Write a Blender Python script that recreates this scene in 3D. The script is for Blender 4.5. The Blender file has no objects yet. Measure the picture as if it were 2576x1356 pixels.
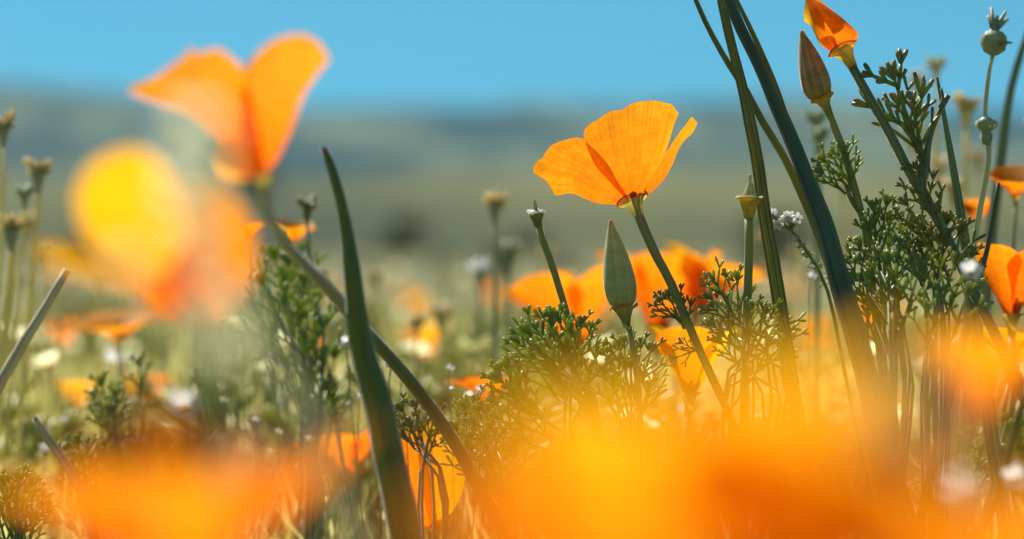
import bpy, math, random
from mathutils import Vector, Matrix, noise

R = math.radians
random.seed(11)
sc = bpy.context.scene
COL = sc.collection

# ------------------------------------------------------------------ camera
HC = 0.15                      # lens height above the soil
FOCUS = 0.90
LENS, SENS = 115.0, 36.0
TW = SENS / LENS               # frame width per metre of depth
VW, VH = 2576.0, 1356.0
PITCH = math.atan(75.0 / VW * TW)
cam_d = bpy.data.cameras.new('camera')
cam = bpy.data.objects.new('camera', cam_d)
COL.objects.link(cam)
cam.location = (0, 0, HC)
cam.rotation_euler = (math.pi / 2 - PITCH, 0, 0)
cam_d.lens, cam_d.sensor_width = LENS, SENS
cam_d.clip_start, cam_d.clip_end = 0.01, 20000
cam_d.dof.use_dof = True
cam_d.dof.focus_distance = FOCUS
cam_d.dof.aperture_fstop = 9.8
sc.camera = cam
CAMR = cam.rotation_euler.to_matrix()

# ------------------------------------------------------------------ light
SUN_EL, SUN_AZ = R(48), R(-34)
world = bpy.data.worlds.new('World')
sc.world = world
world.use_nodes = True
nt = world.node_tree
bg = nt.nodes['Background']
sky = nt.nodes.new('ShaderNodeTexSky')
sky.sky_type = 'NISHITA'
sky.sun_disc = False
sky.sun_elevation, sky.sun_rotation = SUN_EL, SUN_AZ
sky.altitude = 900
sky.air_density, sky.dust_density, sky.ozone_density = 1.0, 0.1, 2.0
# clear desert air: the deeper blue starts close above the hills all the way round, with the photograph's cool white balance
tcn = nt.nodes.new('ShaderNodeTexCoord')
lift = nt.nodes.new('ShaderNodeVectorMath')
lift.operation = 'ADD'
lift.inputs[1].default_value = (0, 0, 0.13)
nrm = nt.nodes.new('ShaderNodeVectorMath')
nrm.operation = 'NORMALIZE'
wb_ = nt.nodes.new('ShaderNodeMix')
wb_.data_type, wb_.blend_type = 'RGBA', 'MULTIPLY'
wb_.inputs[0].default_value = 1.0
wb_.inputs[7].default_value = (0.42, 1.0, 1.0, 1)
nt.links.new(tcn.outputs['Generated'], lift.inputs[0])
nt.links.new(lift.outputs[0], nrm.inputs[0])
nt.links.new(nrm.outputs[0], sky.inputs[0])
nt.links.new(sky.outputs[0], wb_.inputs[6])
nt.links.new(wb_.outputs[2], bg.inputs[0])
bg.inputs[1].default_value = 0.049
sd = bpy.data.lights.new('sun', 'SUN')
sd.energy, sd.angle, sd.color = 5.0, R(0.53), (1.0, 0.94, 0.84)
sun = bpy.data.objects.new('sun', sd)
COL.objects.link(sun)
SDIR = Vector((math.sin(SUN_AZ) * math.cos(SUN_EL), math.cos(SUN_AZ) * math.cos(SUN_EL), math.sin(SUN_EL)))
sun.rotation_euler = SDIR.to_track_quat('Z', 'Y').to_euler()
vs = sc.view_settings
vs.view_transform, vs.look = 'Standard', 'None'
vs.exposure, vs.gamma, vs.use_curve_mapping = 1.0, 1.0, False
sc.cycles.use_denoising = True
sc.cycles.max_bounces = 10
sc.cycles.transmission_bounces = 8
sc.cycles.volume_bounces = 0
sc.cycles.sample_clamp_indirect = 6


# ------------------------------------------------------------------ helpers
def W(x, y, d):
    """pixel of the 2576-wide photograph and depth in metres -> point"""
    v = Vector(((x - VW / 2) / VW * TW * d, -(y - VH / 2) / VW * TW * d, -d))
    return cam.location + CAMR @ v


def px(n, d):
    return n / VW * TW * d


def catmull(pts, n):
    """n points evenly spread along a smooth curve through pts"""
    pts = [Vector(p) for p in pts]
    if len(pts) == 2:
        return [pts[0].lerp(pts[1], i / (n - 1)) for i in range(n)]
    P = [pts[0] * 2 - pts[1]] + pts + [pts[-1] * 2 - pts[-2]]
    dense = []
    for i in range(1, len(P) - 2):
        a, b, c, d = P[i - 1], P[i], P[i + 1], P[i + 2]
        for k in range(12):
            t = k / 12
            dense.append(0.5 * ((2 * b) + (c - a) * t + (2 * a - 5 * b + 4 * c - d) * t * t + (3 * b - a - 3 * c + d) * t ** 3))
    dense.append(P[-2])
    acc = [0.0]
    for i in range(1, len(dense)):
        acc.append(acc[-1] + (dense[i] - dense[i - 1]).length)
    out, j = [], 0
    for i in range(n):
        s = acc[-1] * i / (n - 1)
        while j < len(acc) - 2 and acc[j + 1] < s:
            j += 1
        seg = acc[j + 1] - acc[j]
        out.append(dense[j].lerp(dense[j + 1], 0 if seg < 1e-12 else (s - acc[j]) / seg))
    return out


def interp(lst, t):
    """value of a list of numbers (even spacing) at t in 0..1"""
    if len(lst) == 1:
        return lst[0]
    f = t * (len(lst) - 1)
    i = min(int(f), len(lst) - 2)
    return lst[i] + (lst[i + 1] - lst[i]) * (f - i)


class Shape:
    def __init__(s):
        s.v, s.f, s.uv = [], [], []

    def add(s, verts, faces, uvs):
        o = len(s.v)
        s.v += verts
        s.uv += uvs
        s.f += [tuple(i + o for i in f) for f in faces]

    def tube(s, path, radii, sides=8, n=None, flat=1.0, ribs=0, ribd=0.0, cap=True, flatdir=None):
        pts = catmull(path, n) if n else [Vector(p) for p in path]
        n = len(pts)
        if n > 12:
            k0 = pts[0].x * 91 + pts[0].z * 57
            pts = [p + Vector((noise.noise(Vector((i * .21, k0, 1))), 0, noise.noise(Vector((i * .21, k0, 5))) * .3)) * interp(radii, i / (n - 1)) * .28 for i, p in enumerate(pts)]
        up = Vector(flatdir) if flatdir else Vector((0.13, -1, 0.21))
        vv, uv, ff = [], [], []
        for i, p in enumerate(pts):
            t = (pts[min(i + 1, n - 1)] - pts[max(i - 1, 0)])
            t = t.normalized() if t.length > 1e-12 else Vector((0, 0, 1))
            a = t.cross(up)
            a = a.normalized() if a.length > 1e-6 else t.orthogonal().normalized()
            b = t.cross(a)
            r = interp(radii, i / (n - 1)) * (1 + .07 * noise.noise(Vector((i * .5, pts[0].x * 77, 2))))
            for k in range(sides):
                an = 2 * math.pi * k / sides
                rr = r * (1 + (ribd * math.cos(an * ribs) if ribs else 0))
                vv.append(p + a * (math.cos(an) * rr) + b * (math.sin(an) * rr * flat))
                uv.append((k / sides, i / (n - 1)))
        for i in range(n - 1):
            for k in range(sides):
                k2 = (k + 1) % sides
                ff.append((i * sides + k, i * sides + k2, (i + 1) * sides + k2, (i + 1) * sides + k))
        if cap:
            ff.append(tuple(range(sides - 1, -1, -1)))
            ff.append(tuple((n - 1) * sides + k for k in range(sides)))
        s.add(vv, ff, uv)

    def lathe(s, prof, org, axis, sides=14, ribs=0, ribd=0.0, wob=0.0, seed=0):
        """prof: (radius, height) pairs turned about axis"""
        axis = Vector(axis).normalized()
        a = axis.cross(Vector((0.1, -1, 0.05))).normalized()
        b = axis.cross(a)
        vv, uv, ff = [], [], []
        m = len(prof)
        for i, (r, h) in enumerate(prof):
            for k in range(sides):
                an = 2 * math.pi * k / sides
                rr = r * (1 + (ribd * math.cos(an * ribs) if ribs else 0))
                hh = h + (wob * math.sin(3 * an + seed) + 0.6 * wob * math.sin(5 * an + 2 * seed)) * (r > prof[0][0] * 0.5)
                vv.append(Vector(org) + a * (math.cos(an) * rr) + b * (math.sin(an) * rr) + axis * hh)
                uv.append((k / sides, i / (m - 1)))
        for i in range(m - 1):
            for k in range(sides):
                k2 = (k + 1) % sides
                ff.append((i * sides + k, i * sides + k2, (i + 1) * sides + k2, (i + 1) * sides + k))
        s.add(vv, ff, uv)

    def grid(s, fn, ns, nt_):
        vv, uv, ff = [], [], []
        for j in range(nt_ + 1):
            for i in range(ns + 1):
                vv.append(fn(i / ns, j / nt_))
                uv.append((i / ns, j / nt_))
        for j in range(nt_):
            for i in range(ns):
                q = j * (ns + 1) + i
                ff.append((q, q + 1, q + ns + 2, q + ns + 1))
        s.add(vv, ff, uv)

    def build(s, name, mat, parent=None, org=None, smooth=True):
        o0 = org if org is not None else (Vector(parent['_o']) if parent is not None and '_o' in parent else Vector((0, 0, 0)))
        me = bpy.data.meshes.new(name)
        me.from_pydata([tuple(Vector(p) - o0) for p in s.v], [], s.f)
        uvl = me.uv_layers.new(name='UVMap')
        for lp in me.loops:
            uvl.data[lp.index].uv = s.uv[lp.vertex_index]
        if smooth:
            me.polygons.foreach_set('use_smooth', [True] * len(me.polygons))
        me.materials.append(mat)
        ob = bpy.data.objects.new(name, me)
        COL.objects.link(ob)
        if parent is not None:
            ob.parent = parent
        else:
            ob.location = o0
        return ob


def thing(name, label, cat, loc=(0, 0, 0), group=None):
    o = bpy.data.objects.new(name, None)
    COL.objects.link(o)
    o.empty_display_size = 0.01
    o.location = loc
    o['label'], o['category'] = label, cat
    o['_o'] = tuple(loc)
    if group:
        o['group'] = group
    return o


def structure(o, label=None):
    o['kind'] = 'structure'
    if label:
        o['label'] = label
    return o


def share(name, mesh, parent, mtx):
    o = bpy.data.objects.new(name, mesh)
    COL.objects.link(o)
    o.parent = parent
    o.matrix_local = mtx
    return o


def dup(root, loc, rotz=0.0, scale=1.0, label=None, group=None, tilt=0.0):
    r = root.copy()
    COL.objects.link(r)
    r.location = loc
    r.rotation_euler = (tilt, 0, rotz)
    r.scale = (scale,) * 3
    if label:
        r['label'] = label
    if group:
        r['group'] = group
    for ch in root.children:
        c = ch.copy()
        COL.objects.link(c)
        c.parent = r
    return r


# ------------------------------------------------------------------ materials
def newmat(name):
    m = bpy.data.materials.new(name)
    m.use_nodes = True
    n = m.node_tree
    for x in list(n.nodes):
        n.nodes.remove(x)
    out = n.nodes.new('ShaderNodeOutputMaterial')
    return m, n, out


def node(n, typ, **kw):
    x = n.nodes.new(typ)
    for k, v in kw.items():
        setattr(x, k, v)
    return x


def ramp(n, stops):
    r = node(n, 'ShaderNodeValToRGB')
    e = r.color_ramp.elements
    while len(e) > 1:
        e.remove(e[-1])
    e[0].position, e[0].color = stops[0][0], (*stops[0][1], 1)
    for p, c in stops[1:]:
        q = e.new(p)
        q.color = (*c, 1)
    return r


def uvscale(n, su, sv):
    uv = node(n, 'ShaderNodeUVMap', uv_map='UVMap')
    mp = node(n, 'ShaderNodeMapping')
    mp.inputs['Scale'].default_value = (su, sv, 1)
    n.links.new(uv.outputs[0], mp.inputs[0])
    return uv, mp


def plant_mat(name, stops, transl=0.35, tint=(1, 1, 1), rough=0.45, spec=0.4, streak=(14, 1.5), amount=0.35, bump=0.15, sheen=0.0, clear=None):
    """leaf / petal: colour runs along v, streaks run along v, light goes through"""
    m, n, out = newmat(name)
    L = n.links.new
    uv, mp = uvscale(n, *streak)
    sep = node(n, 'ShaderNodeSeparateXYZ')
    L(uv.outputs[0], sep.inputs[0])
    rp = ramp(n, stops)
    L(sep.outputs[1], rp.inputs[0])
    oi = node(n, 'ShaderNodeObjectInfo')
    add = node(n, 'ShaderNodeVectorMath', operation='ADD')
    L(mp.outputs[0], add.inputs[0])
    sc_ = node(n, 'ShaderNodeMath', operation='MULTIPLY')
    L(oi.outputs['Random'], sc_.inputs[0])
    sc_.inputs[1].default_value = 37.0
    cmb = node(n, 'ShaderNodeCombineXYZ')
    L(sc_.outputs[0], cmb.inputs[0])
    L(sc_.outputs[0], cmb.inputs[2])
    L(cmb.outputs[0], add.inputs[1])
    nz = node(n, 'ShaderNodeTexNoise')
    nz.inputs['Scale'].default_value = 1.0
    nz.inputs['Detail'].default_value = 4.0
    L(add.outputs[0], nz.inputs['Vector'])
    hsv = node(n, 'ShaderNodeHueSaturation')
    mr = node(n, 'ShaderNodeMapRange')
    mr.inputs[1].default_value, mr.inputs[2].default_value = 0.3, 0.7
    mr.inputs[3].default_value, mr.inputs[4].default_value = 1 - amount, 1 + amount * 0.4
    L(nz.outputs[0], mr.inputs[0])
    _, mp2 = uvscale(n, 5, 11)
    ad2 = node(n, 'ShaderNodeVectorMath', operation='ADD')
    L(mp2.outputs[0], ad2.inputs[0])
    L(cmb.outputs[0], ad2.inputs[1])
    nz2 = node(n, 'ShaderNodeTexNoise')
    nz2.inputs['Scale'].default_value = 1.0
    nz2.inputs['Detail'].default_value = 7.0
    nz2.inputs['Roughness'].default_value = 0.7
    L(ad2.outputs[0], nz2.inputs['Vector'])
    mr2 = node(n, 'ShaderNodeMapRange')
    mr2.inputs[1].default_value, mr2.inputs[2].default_value = 0.32, 0.6
    mr2.inputs[3].default_value, mr2.inputs[4].default_value = 1 - amount * .5, 1.22
    L(nz2.outputs[0], mr2.inputs[0])
    mm = node(n, 'ShaderNodeMath', operation='MULTIPLY')
    L(mr.outputs[0], mm.inputs[0])
    L(mr2.outputs[0], mm.inputs[1])
    L(mm.outputs[0], hsv.inputs['Value'])
    L(rp.outputs[0], hsv.inputs['Color'])
    bs = node(n, 'ShaderNodeBsdfPrincipled')
    L(hsv.outputs[0], bs.inputs['Base Color'])
    bs.inputs['Roughness'].default_value = rough
    bs.inputs['Specular IOR Level'].default_value = spec
    if sheen:
        bs.inputs['Sheen Weight'].default_value = sheen
        bs.inputs['Sheen Roughness'].default_value = 0.4
    bp = node(n, 'ShaderNodeBump')
    bp.inputs['Strength'].default_value = bump
    bp.inputs['Distance'].default_value = 0.0004
    L(nz.outputs[0], bp.inputs['Height'])
    L(bp.outputs[0], bs.inputs['Normal'])
    if transl > 0:
        tr = node(n, 'ShaderNodeBsdfTranslucent')
        tm = node(n, 'ShaderNodeMix', data_type='RGBA', blend_type='MULTIPLY')
        tm.inputs[0].default_value = 1.0
        L(hsv.outputs[0], tm.inputs[6])
        tm.inputs[7].default_value = (*tint, 1)
        L(tm.outputs[2], tr.inputs[0])
        L(bp.outputs[0], tr.inputs['Normal'])
        mx = node(n, 'ShaderNodeMixShader')
        mx.inputs[0].default_value = transl
        L(bs.outputs[0], mx.inputs[1])
        L(tr.outputs[0], mx.inputs[2])
        last = mx
        if clear:
            tp = node(n, 'ShaderNodeBsdfTransparent')
            tp.inputs[0].default_value = (*clear[1], 1)
            last = node(n, 'ShaderNodeMixShader')
            last.inputs[0].default_value = clear[0]
            L(mx.outputs[0], last.inputs[1])
            L(tp.outputs[0], last.inputs[2])
        L(last.outputs[0], out.inputs[0])
    else:
        L(bs.outputs[0], out.inputs[0])
    return m


PETAL = plant_mat('petal_orange', [(0, (0.72, 0.115, 0.003)), (0.4, (0.75, 0.175, 0.003)), (1, (0.78, 0.235, 0.005))], 0.80, (1, 1.06, 1), 0.5, 0.12, (64, 1.1), 0.26, 0.6, clear=(0.16, (1, 0.62, 0.10)))
PETALY = plant_mat('petal_yellow', [(0, (0.76, 0.18, 0.003)), (0.5, (0.78, 0.285, 0.004)), (1, (0.80, 0.37, 0.006))], 0.72, (1, 1.1, 1), 0.5, 0.15, (20, 1.2), 0.14, 0.3, clear=(0.16, (1, 0.62, 0.10)))
PETALM = plant_mat('petal_orange_shade_lift', [(0, (0.74, 0.145, 0.003)), (0.45, (0.77, 0.225, 0.003)), (1, (0.79, 0.29, 0.005))], 0.76, (1, 1.06, 1), 0.5, 0.12, (60, 1.1), 0.24, 0.5, clear=(0.16, (1, 0.62, 0.10)))  # orange lifted in colour to brighten shaded camera-side petals
PETALR = plant_mat('petal_deep_orange', [(0, (0.68, 0.10, 0.003)), (1, (0.76, 0.175, 0.004))], 0.7, (1, 1.05, 1), 0.5, 0.2, (20, 1.2), 0.2, 0.3, clear=(0.16, (1, 0.62, 0.10)))
STAMEN = plant_mat('stamen_yellow', [(0, (0.75, 0.28, 0.01)), (1, (0.85, 0.45, 0.02))], 0.2)
CREAM = plant_mat('petal_cream', [(0, (0.74, 0.72, 0.36)), (1, (0.82, 0.81, 0.58))], 0.72, (1, 1, 0.9))
WHITE = plant_mat('petal_white', [(0, (0.74, 0.76, 0.70)), (1, (0.83, 0.84, 0.83))], 0.65)
STEM = plant_mat('stem_green', [(0, (0.19, 0.22, 0.055)), (0.5, (0.22, 0.24, 0.07)), (1, (0.29, 0.32, 0.11))], 0.38, (1, 1, 0.5), 0.38, 0.5, (9, 3), 0.3, 0.3, sheen=0.5)
STEMD = plant_mat('stem_dark', [(0, (0.14, 0.165, 0.05)), (1, (0.18, 0.205, 0.075))], 0.1, (1, 1, 0.5), 0.4, 0.5, (9, 3), 0.4, 0.4, sheen=0.5)
POD = plant_mat('pod_dark_green', [(0, (0.10, 0.13, 0.014)), (0.93, (0.14, 0.175, 0.024)), (0.985, (0.16, 0.15, 0.04)), (1, (0.35, 0.2, 0.12))], 0.15, (1.2, 1.2, 0.4), 0.4, 0.4, (12, 1.5), 0.35, 0.4, sheen=0.5)
BLUEG = plant_mat('blade_blue_green', [(0, (0.14, 0.175, 0.060)), (0.6, (0.16, 0.20, 0.095)), (1, (0.19, 0.25, 0.16))], 0.3, (1, 1, 0.5), 0.36, 0.6, (34, 0.7), 0.7, 0.6, sheen=0.5)
BLADE = plant_mat('blade_green', [(0, (0.28, 0.30, 0.085)), (1, (0.34, 0.35, 0.12))], 0.38, (1.1, 1.1, 0.4), 0.45, 0.4, (28, 0.8), 0.8, 0.9, sheen=0.5)
PALEB = plant_mat('blade_pale', [(0, (0.20, 0.27, 0.10)), (1, (0.36, 0.42, 0.24))], 0.25, (1.1, 1.1, 0.5), 0.42, 0.45, (12, 0.8), 0.55, 0.6, sheen=0.5)
STRAW = plant_mat('dry_straw', [(0, (0.60, 0.55, 0.28)), (1, (0.70, 0.65, 0.42))], 0.6, (1, 1, 0.8), 0.5, 0.3, (10, 3), 0.35, 0.3)
OLIVE = plant_mat('stalk_olive', [(0, (0.20, 0.19, 0.09)), (1, (0.26, 0.245, 0.12))], 0.3, (1, 1, .7), 0.8, 0.08, (8, 3), 0.3, 0.3)
GREYST = plant_mat('grey_stalk', [(0, (0.52, 0.44, 0.27)), (1, (0.60, 0.52, 0.34))], 0.2, (1, 1, .8), 0.6, 0.2, (10, 4), 0.35, 0.3)
BUDG = plant_mat('bud_green', [(0, (0.36, 0.41, 0.20)), (0.55, (0.43, 0.46, 0.24)), (0.86, (0.46, 0.42, 0.19)), (0.93, (0.55, 0.22, 0.06)), (1, (0.62, 0.16, 0.06))], 0.35, (1.1, 1, 0.5), 0.45, 0.4, (26, 1.3), 0.3, 0.5, sheen=0.5)
BUDR = plant_mat('bud_russet', [(0, (0.42, 0.34, 0.11)), (0.4, (0.45, 0.29, 0.11)), (0.78, (0.45, 0.28, 0.10)), (0.90, (0.60, 0.42, 0.05)), (0.95, (0.75, 0.25, 0.02)), (1, (0.75, 0.18, 0.03))], 0.25, (1.1, 1, 0.5), 0.45, 0.35, (24, 1.0), 0.55, 0.6, sheen=0.5)
RECEP = plant_mat('receptacle_green', [(0, (0.22, 0.25, 0.09)), (0.6, (0.40, 0.38, 0.13)), (1, (0.52, 0.34, 0.15))], 0.55, (1.2, 1, 0.5), 0.45, 0.4, (20, 1.5), 0.3, 0.4)
RIMRED = plant_mat('rim_red', [(0, (0.75, 0.20, 0.09)), (1, (0.78, 0.22, 0.10))], 0.5, (1, 1, 1), 0.5, 0.3, (8, 2), 0.3, 0.2)
CUPY = plant_mat('cup_yellow_green', [(0, (0.30, 0.34, 0.10)), (0.5, (0.55, 0.50, 0.10)), (1, (0.66, 0.56, 0.13))], 0.55, (1.2, 1, 0.5), 0.45, 0.4, (12, 1.5), 0.3, 0.3)
FERN = plant_mat('fern_leaf', [(0, (0.23, 0.31, 0.075)), (0.8, (0.29, 0.37, 0.10)), (1, (0.50, 0.46, 0.18))], 0.52, (1.15, 1.2, 0.5), 0.40, 0.5, (4, 2), 0.3, 0.2)
FERNB = plant_mat('fern_leaf_glaucous', [(0, (0.28, 0.32, 0.10)), (0.8, (0.34, 0.39, 0.13)), (1, (0.50, 0.46, 0.22))], 0.52, (1.2, 1.2, 0.5), 0.38, 0.5, (4, 2), 0.3, 0.2)
FERND = plant_mat('fern_leaf_dark', [(0, (0.19, 0.22, 0.06)), (0.85, (0.24, 0.28, 0.085)), (1, (0.31, 0.18, 0.10))], 0.45, (1.2, 1.2, 0.4), 0.42, 0.45, (4, 2), 0.3, 0.2)
FERNP = plant_mat('fern_leaf_pale', [(0, (0.36, 0.37, 0.14)), (0.8, (0.46, 0.46, 0.20)), (1, (0.58, 0.54, 0.30))], 0.55, (1.1, 1.1, 0.6), 0.42, 0.4, (4, 2), 0.3, 0.2)
TAN = plant_mat('seedhead_tan', [(0, (0.50, 0.41, 0.22)), (1, (0.80, 0.70, 0.50))], 0.6, (1, 1, 0.8), 0.6, 0.2, (6, 2), 0.3, 0.2)
GRASSM = plant_mat('field_grass', [(0, (0.40, 0.35, 0.14)), (1, (0.64, 0.57, 0.30))], 0.6, (1.05, 1.05, 0.6), 0.5, 0.3, (3, 3), 0.3, 0.1)
PLUME = plant_mat('pale_plume', [(0, (0.72, 0.73, 0.52)), (1, (0.84, 0.85, 0.70))], 0.75, (1, 1, 0.95), 0.6, 0.2, (5, 2), 0.3, 0.2)
SEEDPALE = plant_mat('seed_pale_green', [(0, (0.30, 0.36, 0.22)), (1, (0.46, 0.50, 0.38))], 0.5, (1, 1, 0.8), 0.4, 0.4, (5, 2), 0.3, 0.2)


def ground_mat():
    m, n, out = newmat('dry_soil')
    L = n.links.new
    g = node(n, 'ShaderNodeNewGeometry')
    n1 = node(n, 'ShaderNodeTexNoise')
    n1.inputs['Scale'].default_value = 3.0
    n1.inputs['Detail'].default_value = 8
    L(g.outputs['Position'], n1.inputs['Vector'])
    n2 = node(n, 'ShaderNodeTexNoise')
    n2.inputs['Scale'].default_value = 0.25
    n2.inputs['Detail'].default_value = 5
    L(g.outputs['Position'], n2.inputs['Vector'])
    r1 = ramp(n, [(0.3, (0.07, 0.075, 0.03)), (0.5, (0.13, 0.13, 0.05)), (0.7, (0.20, 0.18, 0.085))])
    L(n1.outputs[0], r1.inputs[0])
    r2 = ramp(n, [(0.38, (0.045, 0.06, 0.025)), (0.62, (0.19, 0.17, 0.065))])
    L(n2.outputs[0], r2.inputs[0])
    mx = node(n, 'ShaderNodeMix', data_type='RGBA')
    mx.inputs[0].default_value = 0.5
    L(r1.outputs[0], mx.inputs[6])
    L(r2.outputs[0], mx.inputs[7])
    b = node(n, 'ShaderNodeBsdfPrincipled')
    b.inputs['Roughness'].default_value = 0.9
    b.inputs['Specular IOR Level'].default_value = 0.1
    L(mx.outputs[2], b.inputs['Base Color'])
    bp = node(n, 'ShaderNodeBump')
    bp.inputs['Strength'].default_value = 0.6
    bp.inputs['Distance'].default_value = 0.02
    L(n1.outputs[0], bp.inputs['Height'])
    L(bp.outputs[0], b.inputs['Normal'])
    L(b.outputs[0], out.inputs[0])
    return m


def hill_mat():
    m, n, out = newmat('chaparral_hillside')
    L = n.links.new
    g = node(n, 'ShaderNodeNewGeometry')
    mp = node(n, 'ShaderNodeMapping')
    mp.inputs['Scale'].default_value = (0.022, 0.0055, 0.0)
    L(g.outputs['Position'], mp.inputs[0])
    n1 = node(n, 'ShaderNodeTexNoise')
    n1.inputs['Scale'].default_value = 1.0
    n1.inputs['Detail'].default_value = 6
    n1.inputs['Roughness'].default_value = 0.6
    L(mp.outputs[0], n1.inputs['Vector'])
    r1 = ramp(n, [(0.40, (0.036, 0.048, 0.026)), (0.48, (0.095, 0.10, 0.042)), (0.58, (0.150, 0.145, 0.055)), (0.72, (0.22, 0.195, 0.065))])
    L(n1.outputs[0], r1.inputs[0])
    n2 = node(n, 'ShaderNodeTexNoise')
    n2.inputs['Scale'].default_value = 0.35
    n2.inputs['Detail'].default_value = 8
    L(g.outputs['Position'], n2.inputs['Vector'])
    mr = node(n, 'ShaderNodeMapRange')
    mr.inputs[1].default_value, mr.inputs[2].default_value = 0.3, 0.7
    mr.inputs[3].default_value, mr.inputs[4].default_value = 0.7, 1.15
    L(n2.outputs[0], mr.inputs[0])
    # chaparral covers the far range more; its bluish dark also stands in for haze
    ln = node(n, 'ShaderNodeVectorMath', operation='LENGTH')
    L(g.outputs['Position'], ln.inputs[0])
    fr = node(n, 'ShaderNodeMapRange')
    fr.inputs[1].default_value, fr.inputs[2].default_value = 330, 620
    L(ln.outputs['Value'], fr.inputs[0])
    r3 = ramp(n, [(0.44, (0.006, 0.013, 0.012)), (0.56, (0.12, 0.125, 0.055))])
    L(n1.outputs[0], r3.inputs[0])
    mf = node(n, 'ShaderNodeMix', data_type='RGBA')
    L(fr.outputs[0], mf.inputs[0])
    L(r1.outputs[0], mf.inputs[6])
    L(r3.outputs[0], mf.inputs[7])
    hs = node(n, 'ShaderNodeHueSaturation')
    L(mr.outputs[0], hs.inputs['Value'])
    L(mf.outputs[2], hs.inputs['Color'])
    b = node(n, 'ShaderNodeBsdfPrincipled')
    b.inputs['Roughness'].default_value = 0.95
    b.inputs['Specular IOR Level'].default_value = 0.05
    L(hs.outputs[0], b.inputs['Base Color'])
    L(b.outputs[0], out.inputs[0])
    return m


# ------------------------------------------------------------------ setting
s = Shape()
NA = 160
rings = [0.0] + [0.12 * 1.16 ** i for i in range(70)]
vv, uv, ff = [Vector((0, 0, 0))], [(0, 0)], []
for i, r in enumerate(rings[1:]):
    for k in range(NA):
        an = 2 * math.pi * k / NA
        x, y = r * math.sin(an), r * math.cos(an)
        z = (noise.noise(Vector((x * 3, y * 3, 0))) * 0.010 + noise.noise(Vector((x * 14, y * 14, 3))) * 0.003) * (1 if r < 40 else 0.2)
        vv.append(Vector((x, y, z - 0.012)))
        uv.append((k / NA, i / 70))
for k in range(NA):
    ff.append((0, 1 + (k + 1) % NA, 1 + k))
for i in range(68):
    for k in range(NA):
        a, b = 1 + i * NA + k, 1 + i * NA + (k + 1) % NA
        ff.append((a, b, b + NA, a + NA))
s.add(vv, ff, uv)
structure(s.build('ground', ground_mat()), 'dry pale soil of the wildflower field')

RIDGE = [(-400, 235), (-100, 222), (60, 226), (170, 250), (300, 268), (420, 276), (640, 292), (860, 300), (1040, 298), (1180, 288), (1300, 282),
         (1450, 288), (1600, 282), (1720, 268), (1850, 270), (2000, 258), (2150, 272), (2350, 300), (2576, 318), (2900, 300)]


def ridge_px(x):
    if x <= RIDGE[0][0]:
        return RIDGE[0][1]
    for (x0, y0), (x1, y1) in zip(RIDGE, RIDGE[1:]):
        if x <= x1:
            t = (x - x0) / (x1 - x0)
            t = t * t * (3 - 2 * t)
            return y0 + (y1 - y0) * t
    return RIDGE[-1][1]


def smooth(a, b, x):
    t = max(0.0, min(1.0, (x - a) / (b - a)))
    return t * t * (3 - 2 * t)


def hill_z(x, y):
    r = math.hypot(x, y)
    az = math.atan2(x, y)
    if abs(az) < 1.2:
        xp = VW / 2 + math.tan(az) / TW * VW
        e = (603 - ridge_px(xp)) / VW * TW
        e += 0.010 * noise.noise(Vector((math.sin(az) * 9, 4.2, 1))) * smooth(0.25, 0.5, abs(az))
    else:
        e = 0.036 + 0.010 * noise.noise(Vector((math.sin(az) * 3, math.cos(az) * 3, 1)))
    far = e * 1400 * smooth(420, 1400, r) * (1 - 0.3 * smooth(1400, 1900, r))
    near = 8.2 * smooth(24, 360, r) * (1 - 0.25 * smooth(360, 520, r)) * (0.9 + 0.28 * noise.noise(Vector((x * 0.012, y * 0.006, 7))))
    bump = noise.fractal(Vector((x * 0.012, y * 0.012, 5)), 1.0, 2.0, 4) * (0.3 + 5.0 * smooth(400, 1300, r)) * smooth(30, 120, r)
    return HC * smooth(24, 60, r) - 0.15 * (1 - smooth(22, 34, r)) + max(far, near) + 0.35 * min(far, near) * 0.0 + bump


s = Shape()
NA = 240
hr = [22 * 1.062 ** i for i in range(76)]
vv, uv, ff = [], [], []
for i, r in enumerate(hr):
    for k in range(NA):
        # finer in front of the lens
        u = (k / NA) * 2 - 1
        an = math.pi * (0.25 * u + 0.75 * u ** 3)
        x, y = r * math.sin(an), r * math.cos(an)
        vv.append(Vector((x, y, hill_z(x, y))))
        uv.append((k / NA, i / 76))
for i in range(75):
    for k in range(NA):
        a, b = i * NA + k, i * NA + (k + 1) % NA
        ff.append((a, b, b + NA, a + NA))
s.add(vv, ff, uv)
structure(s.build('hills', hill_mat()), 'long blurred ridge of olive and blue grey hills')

hz = Shape()
X, Y0, Y1, Z0, Z1 = 2150, -2150, 2150, -1.3, 80
P = [(-X, Y0, Z0), (X, Y0, Z0), (X, Y1, Z0), (-X, Y1, Z0), (-X, Y0, Z1), (X, Y0, Z1), (X, Y1, Z1), (-X, Y1, Z1)]
hz.add([Vector(p) for p in P], [(3, 2, 1, 0), (4, 5, 6, 7), (0, 1, 5, 4), (1, 2, 6, 5), (2, 3, 7, 6), (3, 0, 4, 7)], [(0, 0)] * 8)
hm, hn, hout = newmat('haze_air')
pv = node(hn, 'ShaderNodeVolumePrincipled')
pv.inputs['Color'].default_value = (0.19, 0.62, 0.84, 1)
pv.inputs['Density'].default_value = 0.00026
hn.links.new(pv.outputs[0], hout.inputs['Volume'])
ho = hz.build('haze', hm, smooth=False)
ho['kind'] = 'stuff'
ho['label'] = 'thin pale blue air over the hills'


# ------------------------------------------------------------------ plant builders
def V3(p, d):
    """photo point (x, y[, cm nearer/farther]) -> world"""
    return W(p[0], p[1], d + (p[2] / 100 if len(p) > 2 else 0))


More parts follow.
